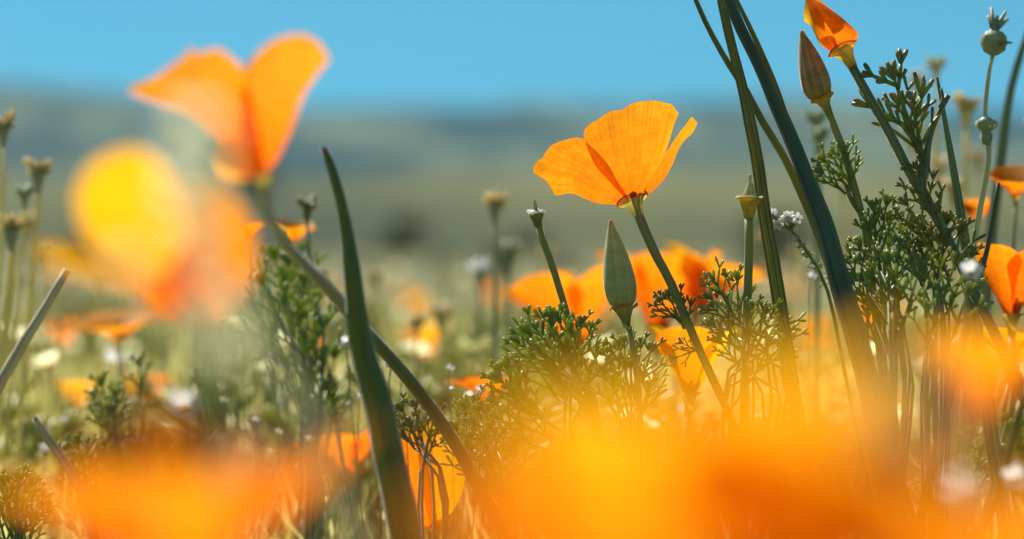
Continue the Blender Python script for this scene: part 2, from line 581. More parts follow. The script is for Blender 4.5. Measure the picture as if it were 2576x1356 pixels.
def to_ground(pts, slope=0.55):
    a, b = pts[-2], pts[-1]
    t = (b - a).normalized()
    if t.z > -slope:
        h = Vector((t.x, t.y, 0))
        h = h.normalized() * math.sqrt(1 - slope * slope) if h.length > 1e-6 else Vector((0.01, 0, 0))
        t = Vector((h.x, h.y, -slope))
    end = b + t * ((b.z + 0.012) / -t.z)
    mid = b.lerp(end, 0.5)
    return pts + [mid, end]


def stem_path(pix, d):
    return to_ground([V3(p, d) for p in pix])


def add_stem(root_fn, pix, d, w, mat, sides=10, n=26, ribs=0, ribd=0.0, name='stem', flat=1.0, ground=True):
    """w = list of widths in photo pixels (top -> bottom)"""
    pts = [V3(p, d) for p in pix]
    if ground:
        pts = to_ground(pts)
    root = root_fn(pts[-1]) if callable(root_fn) else root_fn
    sh = Shape()
    sh.tube(pts, [px(q, d) / 2 for q in w], sides, n, flat, ribs, ribd)
    # v runs upwards in the materials
    sh.uv = [(a, 1 - b) for a, b in sh.uv]
    sh.build(name, mat, root)
    return root, pts


def mk(name, label, cat, group=None):
    return lambda p: thing(name, label, cat, (p.x, p.y, 0.0), group)


def cpetal(root, d, left, right, top, bulge=-0.4, mat=None, ns=22, nt_=22, rag=0.010, wr=0.03, seed=0, tpow=2.0):
    """petal from its two side edges (base -> tip) and its outer edge (left -> right); z in cm"""
    N = 40
    EL = catmull([V3(p, d) for p in left], N)
    ER = catmull([V3(p, d) for p in right], N)
    TC = catmull([EL[-1]] + [V3(p, d) for p in top] + [ER[-1]], N)
    view = CAMR @ Vector((0, 0, -1))

    def at(c, t):
        f = min(max(t, 0), 1) * (N - 1)
        i = min(int(f), N - 2)
        return c[i].lerp(c[i + 1], f - i)

    size = (EL[-1] - EL[0]).length

    def fn(s_, t):
        e0, e1 = at(EL, t), at(ER, t)
        p = e0.lerp(e1, s_)
        p += (at(TC, s_) - EL[-1].lerp(ER[-1], s_)) * (t ** tpow)
        p += view * (bulge / 100 * math.sin(math.pi * s_) * math.sin(math.pi * (0.08 + 0.72 * t)))
        w_ = noise.noise(Vector((s_ * 9 + seed, t * 1.2, seed * 1.7))) + 0.5 * noise.noise(Vector((s_ * 22 + seed, t * 1.5, 3)))
        p += view * (w_ * wr / 100 * (0.3 + t))
        if t > 0.9:
            r_ = noise.noise(Vector((s_ * 7 + seed, 9.1, 0))) + 0.6 * noise.noise(Vector((s_ * 17 + seed, 5.1, 0)))
            p += (p - EL[0]).normalized() * (r_ * rag * size * (t - 0.9) / 0.1)
        return p

    sh = Shape()
    sh.grid(fn, ns, nt_)
    return sh.build('petal', mat or PETAL, root)


def receptacle(root, base, axis, rim_r, cone_h, stem_r, cup=0.0, mat=None, rimmat=None, wob=0.0, seed=0):
    """cone that carries the flower, with the flared red rim of the genus. base = rim centre"""
    axis = Vector(axis).normalized()
    h = cone_h
    prof = [(stem_r, -h), (stem_r * 1.12, -h * 0.80), (rim_r * 0.40, -h * 0.50), (rim_r * 0.56, -h * 0.25), (rim_r * 0.68, -h * 0.10), (rim_r * 0.95, -h * 0.015), (rim_r, 0.0)]
    sh = Shape()
    sh.lathe(prof, base, axis, 28, 0, 0, wob, seed)
    r = sh.build('receptacle', mat or RECEP, root)
    sh = Shape()
    t = rim_r * 0.06
    sh.lathe([(rim_r * 0.97, t * 0.2), (rim_r * 1.03, t * 0.2), (rim_r * 1.035, t * 1.3), (rim_r * 0.97, t * 1.3), (rim_r * 0.97, t * 0.2)], base, axis, 28, 0, 0, wob, seed)
    sh.build('rim', rimmat or RIMRED, r, org=Vector(root['_o']))
    return r


def bud_shell(root, base, axis, L, rad, mat, ribs=0, name='calyx', prof=None):
    prof = prof or [(0.55, 0), (0.80, 0.05), (0.95, 0.14), (1.0, 0.24), (0.97, 0.34), (0.88, 0.46), (0.75, 0.58), (0.60, 0.69), (0.45, 0.79), (0.31, 0.87), (0.21, 0.92), (0.18, 0.95), (0.14, 0.985), (0.02, 1.0)]
    sh = Shape()
    sh.lathe([(r * rad, h * L) for r, h in prof], base, axis, 26, ribs, 0.018 if ribs else 0)
    return sh.build(name, mat, root)


# ---- free-standing generic flower, local coordinates, z up along axis
def petal_rev(az0, L, a0, a1, half, rbase, z0, ruffle, seed, ns=9, nt_=10, M=None, off=0.0):
    prof = [(rbase, z0)]
    k = 30
    for i in range(k):
        t = (i + 0.5) / k
        a = a0 + (a1 - a0) * (t ** 0.9)
        prof.append((prof[-1][0] + L / k * math.sin(a), prof[-1][1] + L / k * math.cos(a)))

    def fn(s_, t):
        u = 2 * s_ - 1
        tt = t * (1 - 0.30 * abs(u) ** 2.6 + 0.035 * noise.noise(Vector((s_ * 6 + seed, 2.2, 0))))
        f = tt * k
        i = min(int(f), k - 1)
        r = prof[i][0] + (prof[i + 1][0] - prof[i][0]) * (f - i)
        z = prof[i][1] + (prof[i + 1][1] - prof[i][1]) * (f - i)
        an = az0 + u * half * (0.75 + 0.25 * tt)
        r = r * (1 + off) + ruffle * L * tt * tt * noise.noise(Vector((s_ * 5 + seed, tt * 1.5, 1.3)))
        z += ruffle * 0.6 * L * tt * tt * noise.noise(Vector((s_ * 4 + seed, tt, 8.3)))
        p = Vector((r * math.cos(an), r * math.sin(an), z))
        return M @ p if M else p

    sh = Shape()
    sh.grid(fn, ns, nt_)
    return sh


def frame(base, axis, roll=0.0):
    q = Vector(axis).normalized().to_track_quat('Z', 'Y').to_matrix().to_4x4()
    return Matrix.Translation(base) @ q @ Matrix.Rotation(roll, 4, 'Z')


def poppy_head(root, base, axis, L, open0, open1, roll=0.0, mats=(PETAL,), ruffle=0.10, seed=0, half=R(62), ns=12, nt_=12, openj=0.12, stam=True, near=None):
    M = frame(base, axis, roll)
    rg = random.Random(seed)
    for i in range(4):
        j = 1 + rg.uniform(-openj, openj)
        sh = petal_rev(i * math.pi / 2, L * rg.uniform(0.92, 1.06), open0 * j, open1 * j, half, 0.0022 * L / 0.025, 0.0, ruffle, seed * 3.1 + i * 7, ns, nt_, M, 0.05 * (i % 2))
        fd = M.to_3x3() @ Vector((math.cos(i * math.pi / 2), math.sin(i * math.pi / 2), 0))
        sh.build('petal', near if near and fd.y < 0.1 else mats[i % len(mats)], root)  # camera-side petals get a brighter colour to make up for their shade
    rim = 0.0042 * L / 0.028
    receptacle(root, Vector(base), axis, rim, rim * 2.0, rim * 0.34, mat=RECEP)
    if stam:
        sh = Shape()
        for i in range(18):
            a = rg.uniform(0, 6.28)
            t = rg.uniform(0.05, 0.35)
            p0 = Vector((0.0012 * math.cos(a), 0.0012 * math.sin(a), 0.0005))
            p1 = Vector((L * 0.32 * math.sin(t) * math.cos(a), L * 0.32 * math.sin(t) * math.sin(a), L * 0.32 * math.cos(t)))
            sh.tube([M @ p0, M @ p0.lerp(p1, 0.5), M @ p1], [L * 0.008, L * 0.02], 4)
        sh.build('stamens', STAMEN, root)
    return rim * 2.0


def gen_poppy(label, base, axis, L, o0, o1, group=None, mats=(PETAL,), roll=0.0, seed=0, sway=None, ruffle=0.1, ns=12, name='poppy_flower', half=R(62), openj=0.12, stam=True, stem_mat=None, near=None):
    base = Vector(base)
    axis = Vector(axis).normalized()
    h = 0.0042 * L / 0.028 * 2.0
    rg = random.Random(seed + 99)
    foot = base - axis * h
    ang = sway if sway is not None else rg.uniform(0, 6.28)
    k1 = foot - axis * min(0.02, foot.z * 0.25)
    lean = Vector((math.cos(ang), math.sin(ang), 0)) * foot.z * 0.18
    g = Vector((k1.x - axis.x * k1.z * 0.35 + lean.x, k1.y - axis.y * k1.z * 0.35 + lean.y, -0.012))
    root = thing(name, label, 'poppy', (g.x, g.y, 0), group)
    poppy_head(root, base, axis, L, o0, o1, roll, mats, ruffle, seed, half, ns, ns, openj, stam, near)
    sh = Shape()
    r = h * 0.17
    sh.tube([foot + axis * h * 0.05, k1, k1.lerp(g, 0.5) + lean * 0.15, g], [r, r * 0.95, r * 1.05, r * 1.2], 7, 14)
    sh.uv = [(a, 1 - b) for a, b in sh.uv]
    sh.build('stem', stem_mat or STEM, root)
    return root


# ---- finely cut poppy leaf: local z = length 1, lies near the x-z plane
def fern_mesh(name, seed, pairs=4, lobes=2, mat=FERN, rad=0.016, sides=5, spread=0.62):
    rg = random.Random(seed)
    sh = Shape()

    def seg(p, dr, L, r0, r1, curve, v0, v1, blunt):
        c = p + dr * L * 0.5 + curve * L * 0.5
        e = p + dr * L + curve * L
        pts = catmull([p, c, e], 5)
        rr = [r0 * .8, r0 * .9, r1 * 1.05, r1 * 1.2, r1 * .8] if blunt else [r0, r0 * 0.9 + r1 * 0.1, (r0 + r1) / 2, r1, r1 * 0.7]
        n0 = len(sh.uv)
        sh.tube(pts, rr, sides, None, 0.6, flatdir=(0.1, -1, 0.1))
        for i in range(n0, len(sh.uv)):
            a, b = sh.uv[i]
            sh.uv[i] = (a, v0 + (v1 - v0) * b)
        return pts

    def jit(k):
        return Vector((rg.uniform(-k, k), rg.uniform(-k, k), rg.uniform(-k, k)))

    bend = Vector((rg.uniform(-0.12, 0.12), rg.uniform(-0.15, 0.15), 0))
    main = seg(Vector((0, 0, 0)), Vector((0, 0, 1)), 0.86, rad * 1.15, rad * 0.75, bend, 0, 0.6, False)

    def lobed(p, dr, L, r, depth, side):
        pts = seg(p, dr, L, r, r * 1.05, jit(0.10) + Vector((0, 0, 0.16)), 0.3 if depth else 0.55, 0.75 if depth else 1.0, not depth)
        if not depth:
            return
        for q in range(lobes):
            for sd in (-1, 1):
                f = 0.42 + 0.42 * q / max(1, lobes - 1) + rg.uniform(-0.06, 0.06)
                i = min(int(f * 4), 3)
                pp = pts[i].lerp(pts[i + 1], f * 4 - i)
                t = (pts[i + 1] - pts[i]).normalized()
                sx = Vector((t.z, 0, -t.x)) * sd
                d2 = (t * 0.86 + sx * spread * 0.9 + Vector((0, rg.uniform(-0.45, 0.45), 0))).normalized()
                lobed(pp, d2, L * rg.uniform(0.38, 0.55), r * 0.88, 0, sd)
        # end lobes
        for sd in ((-1, 0.15, 1) if lobes > 0 else (-1, 1)):
            t = (pts[-1] - pts[-2]).normalized()
            sx = Vector((t.z, 0, -t.x)) * sd
            d2 = (t + sx * 0.5 + Vector((0, rg.uniform(-0.3, 0.3), 0))).normalized()
            lobed(pts[-1] - t * 0.01, d2, L * rg.uniform(0.42, 0.66), r * 0.9, 0, sd)

    for k in range(pairs):
        for sd in (-1, 1):
            f = 0.26 + 0.62 * (k / max(1, pairs - 1)) + rg.uniform(-0.05, 0.05)
            i = min(int(f * 4), 3)
            pp = main[i].lerp(main[i + 1], min(1, f * 4 - i))
            L = (0.46 - 0.22 * f) * rg.uniform(0.85, 1.2)
            d2 = Vector((sd * rg.uniform(0.5, 0.85), rg.uniform(-0.45, 0.45), 0.85)).normalized()
            lobed(pp, d2, L, rad * 0.85, 1, sd)
    for sd in (-1, 0.1, 1):
        lobed(main[-1] - Vector((0, 0, 0.01)), Vector((sd * 0.45, rg.uniform(-0.2, 0.2), 1)).normalized(), 0.2, rad * 0.85, 0, sd)
    ob = sh.build(name, mat)
    me = ob.data
    bpy.data.objects.remove(ob)
    return me


FERNS = {}
for key, mt in (('g', FERN), ('b', FERNB), ('d', FERND), ('p', FERNP)):
    FERNS[key] = [fern_mesh('leaf', 40 + i, (2, 2, 3, 2, 3)[i], (0, 0, 0, 1, 0)[i], mt, (0.036, 0.040, 0.032, 0.034, 0.036)[i]) for i in range(5)]


def leaf_between(root, a, b, kind='g', var=0, face=0.0, name='leaf'):
    """place a leaf from base point a to tip b (world)"""
    v = b - a
    L = v.length
    z = v.normalized()
    fwd = Vector((0, -1, 0))
    x = fwd.cross(z)
    x = x.normalized() if x.length > 1e-4 else Vector((1, 0, 0))
    y = z.cross(x)
    M = Matrix((x, y, z)).transposed().to_4x4()
    M = Matrix.Translation(a - Vector(root['_o'])) @ M @ Matrix.Rotation(face, 4, 'Z') @ Matrix.Scale(L, 4)
    return share(name, FERNS[kind][var % 5], root, M)


def sprig_clump(label, sprigs, d, kind='g', root_px=None, name='leafy_plant', group=None, seed=0, stalk_w=9, root=None, mat=None):
    """sprigs: (tipx, tipy, basex, basey, cm) in photo pixels; each gets a stalk down to the common foot"""
    rg = random.Random(seed)
    foot = W(root_px[0], root_px[1], d)
    foot.z = 0
    if root is None:
        root = thing(name, label, 'plant', tuple(foot), group)
    for i, q in enumerate(sprigs):
        dd = d + (q[4] / 100 if len(q) > 4 else rg.uniform(-0.012, 0.012))
        kk = q[5] if len(q) > 5 else kind
        a, b = W(q[2], q[3], dd), W(q[0], q[1], dd + rg.uniform(-0.006, 0.006))
        leaf_between(root, a, b, kk, rg.randrange(5), rg.uniform(-0.5, 0.5))
        t = (a - b).normalized()
        sh = Shape()
        g = foot + Vector((rg.uniform(-.006, .006), rg.uniform(-.006, .006), -0.012))
        sh.tube([a - t * 0.0005, a + t * 0.25 * (a - g).length * 0.6, g.lerp(a, 0.35), g], [px(stalk_w, d) * 0.42, px(stalk_w, d) * 0.5, px(stalk_w, d) * 0.6], 6, 12)
        sh.build('stalk', mat or (STEMD if kk == 'd' else STEM), root)
    return root


def blade(root_fn, pix, d, w, mat, fold=0.25, n=40, name='leaf', ground=True, uvn=6, ridge=0.06):
    """long folded blade with a ribbed face and real thickness: flattened, ribbed tube"""
    pts = [V3(p, d) for p in pix]
    if ground:
        pts = to_ground(pts, 0.7)
    root = root_fn(pts[-1]) if callable(root_fn) else root_fn
    sh = Shape()
    sh.tube(pts, [px(q, d) / 2 for q in w], 36, n, fold, uvn, ridge)
    sh.build(name, mat, root)
    return root


# ==================================================================
# THE HERO POPPY
D = 0.90


def c3(x, y, z=0.0):
    return (1274.6 + x * 0.3760, 201.2 + y * 0.3760, z)


def c4(x, y, z=0.0):
    return (1717.3 + x * 0.5001, y * 0.5001, z)


def c8(x, y, z=0.0):
    return (1207.5 + x * 0.3958, 603.7 + y * 0.3958, z)


hero, _ = add_stem(mk('poppy_flower', 'sharp yellow orange poppy with backlit open petals on a tall bare stem', 'poppy'),
                   [c3(882, 905, -.2), c3(896, 950, -.19), c3(930, 1018, -.14), c3(1000, 1170, -.05), c3(1090, 1340), c3(1180, 1560), c3(1270, 1760)], D, [25, 23, 21, 22, 24, 27, 32, 34], STEM, 14, 44)
axis_h = (CAMR @ Vector((-0.36, 0.93, 0))) * 0.93 + Vector((0, 0.36, 0))
hc = W(*c3(842, 803)[:2], D)
receptacle(hero, hc, axis_h, px(41, D), px(52, D), px(12, D))
cpetal(hero, D, [c3(800, 800, -0.25), c3(738, 735, -0.50), c3(660, 650, -0.70), c3(598, 580, -0.82), c3(548, 480, -0.92), c3(513, 372, -1.0)],
       [c3(905, 772, -0.25), c3(940, 705, -0.50), c3(1000, 600, -0.72), c3(1045, 520, -0.84), c3(1085, 420, -0.95), c3(1112, 320, -1.05), c3(1150, 222, -1.1)],
       [c3(524, 330, -1.05), c3(560, 292, -1.1), c3(605, 268, -1.12), c3(690, 214, -1.18), c3(770, 203, -1.2), c3(840, 158, -1.22), c3(975, 140, -1.22), c3(1055, 154, -1.2), c3(1105, 165, -1.15)],
       -0.28, PETAL, 40, 36, 0.006, 0.03, 3, 3.0)
cpetal(hero, D, [c3(760, 838, 0.0), c3(690, 832, 0.0), c3(600, 822, 0.0), c3(520, 792, 0.0), c3(430, 757, 0.0), c3(330, 772, 0.0), c3(300, 735, 0)],
       [c3(812, 775, -0.18), c3(724, 645, -0.58), c3(658, 525, -0.78), c3(594, 450, -0.88), c3(527, 397, -0.92)],
       [c3(240, 645, -.02), c3(178, 622, -.05), c3(188, 570, -.1), c3(215, 535, -.2), c3(235, 528, -.25), c3(270, 470, -.4), c3(312, 430, -.5), c3(380, 405, -.65), c3(460, 386, -.8)],
       -0.12, PETAL, 40, 36, 0.005, 0.035, 8, 3.0)
cpetal(hero, D, [c3(905, 752, -0.15), c3(1000, 600, -0.4), c3(1078, 468, -0.5), c3(1150, 362, -0.5), c3(1205, 292, -.45), c3(1235, 246, -.4)],
       [c3(945, 768, 0.1), c3(1000, 722, 0.3), c3(1060, 652, 0.5), c3(1112, 560, 0.6), c3(1152, 460, .6), c3(1192, 402, .5), c3(1244, 352, .35), c3(1276, 288, .2)],
       [c3(1255, 262, -.1)], 0.1, PETAL, 18, 30, 0.006, 0.02, 12)
cpetal(hero, D, [c3(800, 790, 0.4), c3(760, 760, 1.0), c3(720, 720, 1.8), c3(700, 690, 2.6)],
       [c3(900, 770, 0.4), c3(930, 740, 1.0), c3(960, 700, 1.8), c3(960, 665, 2.6)],
       [c3(760, 660, 3.1), c3(870, 645, 3.2)], 0.2, PETAL, 24, 24, 0.01, 0.04, 15)
sh = Shape()
rg = random.Random(5)
for i in range(8):
    bx, tx = rg.uniform(800, 890), rg.uniform(-1, 1)
    z0 = rg.uniform(-0.05, 0.15)
    sh.tube([V3(c3(bx, 795, z0), D), V3(c3(bx + tx * 28, 735, z0 - .12 + rg.uniform(-.05, .08)), D), V3(c3(bx + tx * 62, 672 + abs(tx) * 30 + rg.uniform(-22, 30), z0 - .26 + rg.uniform(-.08, .1)), D)], [px(2.6, D), px(3, D), px(5, D), px(4, D)], 6, 7)
sh.build('stamens', STAMEN, hero)
# small leaf on the hero stem
for q in [(1648, 760, 1712, 812, -.2), (1668, 740, 1722, 828, .2), (1690, 742, 1735, 830, .5)]:
    leaf_between(hero, W(q[2], q[3], D + q[4] / 100), W(q[0], q[1], D + q[4] / 100), 'd', 3)
leaf_between(hero, W(1752, 880, D - .004), W(1692, 905, D - .006), 'd', 1)
leaf_between(hero, W(1756, 884, D - .004), W(1708, 860, D - .002), 'd', 4)

# grey green bud under it
bud, _ = add_stem(mk('poppy_bud', 'closed grey green bud with a reddish tip standing below the sharp poppy', 'poppy bud'),
                  [(1581, 822), (1590, 860), (1604, 960), (1612, 1100)], D, [17, 15, 16, 18], STEM, 10, 24)
ax = (W(1535, 553, D) - W(1568, 772, D)).normalized()
bud_shell(bud, W(1568, 772, D), ax, (W(1535, 553, D) - W(1568, 772, D)).length, px(41, D), BUDG, 8)
receptacle(bud, W(1570, 774, D), ax + Vector((0, .15, 0)), px(35, D), px(52, D), px(9, D), mat=RECEP, rimmat=RIMRED, wob=px(3, D), seed=2)

# spent flower, left of the hero
sp, _ = add_stem(mk('spent_poppy', 'spent poppy stem with a small whitish cup, left of the sharp poppy', 'poppy'),
                 [(1354, 556), (1362, 590), (1388, 660), (1412, 740), (1432, 810), (1452, 900), (1470, 1000)], D + .012, [18, 17, 17, 18, 20, 24, 28], STEM, 10, 34)
d2 = D + .012
axs = (CAMR @ Vector((-0.12, 1, 0))).normalized()
sh = Shape()
sh.lathe([(px(9, d2), px(-30, d2)), (px(12, d2), px(-15, d2)), (px(17, d2), px(-4, d2)), (px(20, d2), px(4, d2)), (px(17, d2), px(3, d2)), (px(6, d2), px(-2, d2))], W(1350, 541, d2), axs, 16)
sh.build('receptacle', RECEP, sp)
sh = Shape()
for k in range(9):
    a = k * 0.7
    p = W(1348 + 24 * math.cos(a), 536 - 2 * math.sin(a), d2 + 0.0026 * math.sin(a))
    c = W(1350, 541, d2)
    sh.tube([c, c.lerp(p, 0.6) + Vector((0, 0, .0004)), p + Vector((0, 0, random.uniform(-.0004, .0012)))], [px(6, d2), px(8, d2), px(4, d2)], 5, 6, 0.5)
sh.build('withered_petals', WHITE, sp)
sh = Shape()
sh.tube([W(1350, 540, d2), W(1346, 515, d2), W(1344, 503, d2)], [px(7, d2), px(5, d2), px(4, d2)], 7, 6)
sh.build('pistil', SEEDPALE, sp)

# yellow cup, right
d2 = D - .005
yc, _ = add_stem(mk('spent_poppy', 'spent poppy with a pointed pistil in a yellow green cup, beside the tall blades', 'poppy'),
                 [(1884, 548), (1884, 600), (1881, 700), (1878, 800), (1876, 950)], d2, [23, 22, 23, 24, 26], STEM, 12, 30)
ax = CAMR @ Vector((0.02, 1, 0.0))
sh = Shape()
sh.lathe([(px(11.5, d2), px(-50, d2)), (px(15, d2), px(-38, d2)), (px(21, d2), px(-18, d2)), (px(25, d2), px(-5, d2)), (px(31, d2), 0), (px(33, d2), px(2, d2)), (px(24, d2), px(1, d2)), (px(10, d2), px(-4, d2))], W(1885, 500, d2), ax, 24)
sh.build('receptacle', CUPY, yc)
sh = Shape()
sh.lathe([(px(33, d2), px(1, d2)), (px(36, d2), px(3, d2)), (px(33, d2), px(6, d2)), (px(26, d2), px(3, d2))], W(1885, 500, d2), ax, 24, 0, 0, px(2, d2), 1)
sh.build('rim', TAN, yc)
sh = Shape()
sh.lathe([(px(20, d2), px(-2, d2)), (px(17, d2), px(8, d2)), (px(13, d2), px(22, d2)), (px(8, d2), px(36, d2)), (px(4, d2), px(44, d2)), (px(4, d2), px(52, d2)), (px(5, d2), px(60, d2)), (px(1, d2), px(62, d2))], W(1886, 500, d2), ax, 16, 6, .08)
sh.build('pistil', SEEDPALE, yc)

# ------------------------------------------------------------------ tall blades, upper right
blade(mk('grass_blade', 'broad dark blue green ribbed blade, widest of the tall blades', 'blade'),
      [(1822, -30, 2.2), (1858, 60, 2.0), (1902, 150, 1.5), (1950, 260, 1), (1998, 375, .4), (2040, 480, 0), (2076, 580, -.3), (2110, 690, -.6), (2142, 800, -1), (2180, 950, -1.5), (2215, 1120, -2)], .878,
      [26, 32, 40, 47, 54, 58, 62, 66, 70, 74, 78], BLUEG, 0.5, 60, uvn=9, ridge=0.06)
blade(mk('grass_blade', 'thin upright striped olive blade crossing behind the broad dark blade', 'blade'),
      [(1808, -20, .5), (1835, 90, .4), (1862, 200, .3), (1885, 310), (1903, 410), (1922, 540), (1942, 660), (1966, 790), (1990, 950)], .903,
      [20, 26, 32, 34, 34, 34, 30, 26, 26, 26], BLADE, 0.45, 56, uvn=4, ridge=0.09)
blade(mk('grass_blade', 'slender leftmost blade leaning right until it meets the broad dark blade', 'blade'),
      [(1742, -20, 0), (1775, 55), (1815, 130), (1848, 185), (1880, 232), (1915, 300), (1945, 350), (1985, 420, .5), (2030, 520, .9), (2080, 650, 1), (2130, 820, 1)], .913,
      [12, 16, 20, 22, 26, 26, 26, 24, 24, 22, 20], BLADE, 0.5, 56, uvn=3, ridge=0.06)
blade(mk('grass_blade', 'thin reddish green blade running just right of the broad dark blade', 'blade'),
      [(1838, -30, 1.2), (1880, 55, 1.2), (1915, 130, 1.2), (1950, 215, 1.2), (1975, 290, 1.2), (2010, 390, 1.3), (2060, 540, 1.4), (2110, 700, 1.5)], .895,
      [10, 18, 21, 20, 18, 16, 16, 16], BLADE, 0.5, 46, uvn=3, ridge=0.06)
# pale blade further right
blade(mk('grass_blade', 'pale green white striped blade with a broken papery top', 'blade'),
      [(2357, 195), (2366, 240), (2378, 310), (2392, 390), (2406, 480), (2420, 570), (2434, 650), (2452, 780)], .905,
      [7, 20, 30, 36, 36, 32, 28, 26], PALEB, 0.4, 40, uvn=4, ridge=0.07)
sh = Shape()

# russet bud
d2 = 0.897
rb, _ = add_stem(mk('poppy_bud', 'russet veined closed bud with an orange tip, pointing up left of the opening bud', 'poppy bud'),
                 [c4(735, 570), c4(752, 620), c4(790, 710), c4(820, 800), c4(850, 900), c4(880, 1010), c4(905, 1100), c4(925, 1180), c4(950, 1400)], d2, [19, 20, 21, 21, 22, 28, 28, 30, 32], STEM, 12, 44)
b0, b1 = c4(692, 495), c4(597, 152)
p0, p1 = W(b0[0], b0[1], d2), W(b1[0], b1[1], d2)
bud_shell(rb, p0, p1 - p0, (p1 - p0).length, px(38, d2), BUDR, 9)
receptacle(rb, W(*c4(703, 494)[:2], d2), (W(*c4(703, 494)[:2], d2) - W(*c4(735, 570)[:2], d2)).normalized() + Vector((0, .22, 0)), px(30, d2), px(42, d2), px(9.5, d2), mat=CUPY, wob=px(3, d2), seed=4)
for q in [(2060, 395, 2132, 470, 0, 'g'), (2085, 385, 2138, 462, .4, 'g'), (2132, 368, 2142, 480, -.3, 'g'), (2108, 380, 2140, 478, .3, 'g'), (2054, 425, 2128, 488, -.3, 'g')]:
    leaf_between(rb, W(q[2], q[3], d2 + q[4] / 100), W(q[0], q[1], d2 + q[4] / 100), 'g', int(q[0]), 0.2)
sh = Shape()
sh.tube([W(2170, 540, d2), W(2140, 500, d2), W(2130, 470, d2)], [px(9, d2), px(7, d2), px(6, d2)], 7, 8)
sh.build('leaf_stalk', STEM, rb)

# opening orange bud, top right
d2 = 0.893
ob_, _ = add_stem(mk('poppy_flower', 'furled orange poppy opening at the top, cut off by the frame', 'poppy'),
                  [c4(848, 325), c4(880, 385), c4(950, 510), c4(1020, 630), c4(1080, 740), c4(1140, 860), c4(1220, 1000), c4(1310, 1160), c4(1400, 1340)], d2, [23, 24, 26, 30, 44, 52, 50, 48, 46], STEMD, 12, 44)
cpetal(ob_, d2, [c4(745, 258, -.1), c4(705, 225, -.3), c4(668, 150, -.4), c4(640, 65, -.3), c4(622, 0, 0)],
       [c4(875, 200, -.1), c4(880, 165, -.3), c4(800, 88, -.4), c4(725, 35, -.2), c4(645, -12, .1)], [c4(632, -10)], -0.5, PETAL, 22, 24, .004, .05, 4)
cpetal(ob_, d2, [c4(738, 255, .1), c4(690, 222, .2), c4(668, 178, .25), c4(645, 132, .3), c4(612, 108, .3)],
       [c4(800, 232, .0), c4(760, 190, -.2), c4(715, 110, -.2), c4(672, 40, 0), c4(640, -20, .2)], [c4(608, 60, .3), c4(615, 0, .3), c4(618, -30, .3)], -0.25, PETALY, 22, 24, .008, .05, 9)
cpetal(ob_, d2, [c4(760, 250, .4), c4(720, 200, .7), c4(690, 120, .8), c4(640, 20, .5)],
       [c4(870, 205, .4), c4(865, 160, .7), c4(790, 85, .8), c4(690, 0, .5)], [c4(660, -15, .5)], 0.3, PETALR, 18, 20, .008, .05, 14)
receptacle(ob_, W(*c4(806, 246)[:2], d2), (W(*c4(806, 246)[:2], d2) - W(*c4(850, 330)[:2], d2)).normalized() + Vector((0, .25, 0)), px(41, d2), px(54, d2), px(12, d2), mat=CUPY, wob=px(3, d2), seed=1)
for q in [(2218, 182, 2306, 372, 0), (2262, 240, 2316, 400, .5), (2302, 238, 2322, 400, -.2)]:
    leaf_between(ob_, W(q[2], q[3], d2 + q[4] / 100), W(q[0], q[1], d2 + q[4] / 100), 'd', int(q[0]), .1)
sh = Shape()
sh.tube([W(2300, 470, d2 + .002), W(2318, 440, d2 + .002), W(2328, 400, d2 + .003), W(2345, 320, d2 + .004), W(2385, 240, d2 + .005)], [px(22, d2), px(16, d2), px(9, d2), px(7, d2), px(8, d2)], 8, 16)
sh.tube([W(2362, 270, d2 + .004), W(2372, 250, d2 + .004), W(2368, 222, d2 + .004)], [px(4, d2), px(5, d2), px(3, d2)], 6, 8)
sh.build('leaf_stalk', STEMD, ob_)
for q in [(2290, 420, 2345, 520, -.4), (2310, 450, 2370, 560, .2), (2265, 500, 2330, 590, -.6), (2280, 560, 2360, 640, .4), (2340, 520, 2390, 640, -.5), (2310, 600, 2390, 700, .1), (2420, 560, 2400, 680, .4), (2440, 620, 2410, 720, -.4)]:
    leaf_between(ob_, W(q[2], q[3], d2 + q[4] / 100), W(q[0], q[1], d2 + q[4] / 100), 'd', int(q[0]) // 3, .3)

# dense foliage on the right
sprig_clump('dense bright green feathery foliage left of the dark leafy stem', [
    (2232, 495, 2215, 600, .2), (2195, 510, 2205, 620, -.3), (2225, 540, 2235, 640, .4), (2180, 560, 2215, 680, -.8), (2160, 600, 2200, 700, .6), (2125, 640, 2178, 720, 0),
    (2150, 650, 2190, 740, -1), (2205, 600, 2220, 720, 1), (2250, 600, 2250, 720, -1.5), (2135, 700, 2190, 780, .8), (2230, 640, 2235, 760, -2), (2270, 640, 2260, 780, .5), (2170, 690, 2200, 800, -.4),
    (2300, 660, 2280, 790, -2.2), (2210, 700, 2225, 830, .4), (2260, 720, 2250, 850, -1.4), (2180, 770, 2210, 880, .6)], .89, 'g', (2230, 1500), seed=3)
sprig_clump('dark green feathery foliage crowding behind the pale striped blade', [
    (2330, 580, 2350, 680, .8, 'd'), (2380, 540, 2370, 660, 1.5, 'd'), (2350, 640, 2350, 740, -.8, 'd'), (2300, 560, 2330, 680, 1.2, 'd'), (2400, 640, 2370, 760, -1.5, 'b'), (2430, 660, 2390, 770, 1.4, 'b'),
    (2320, 690, 2330, 800, -2.4, 'g'), (2360, 720, 2350, 840, -3, 'g'), (2270, 540, 2310, 650, 1.4, 'd'), (2440, 720, 2400, 840, -3, 'b'), (2290, 620, 2320, 720, .6, 'd'), (2355, 590, 2360, 690, .2, 'd'), (2330, 760, 2330, 880, -3.4, 'g')], .885, 'd', (2370, 1500), seed=7)
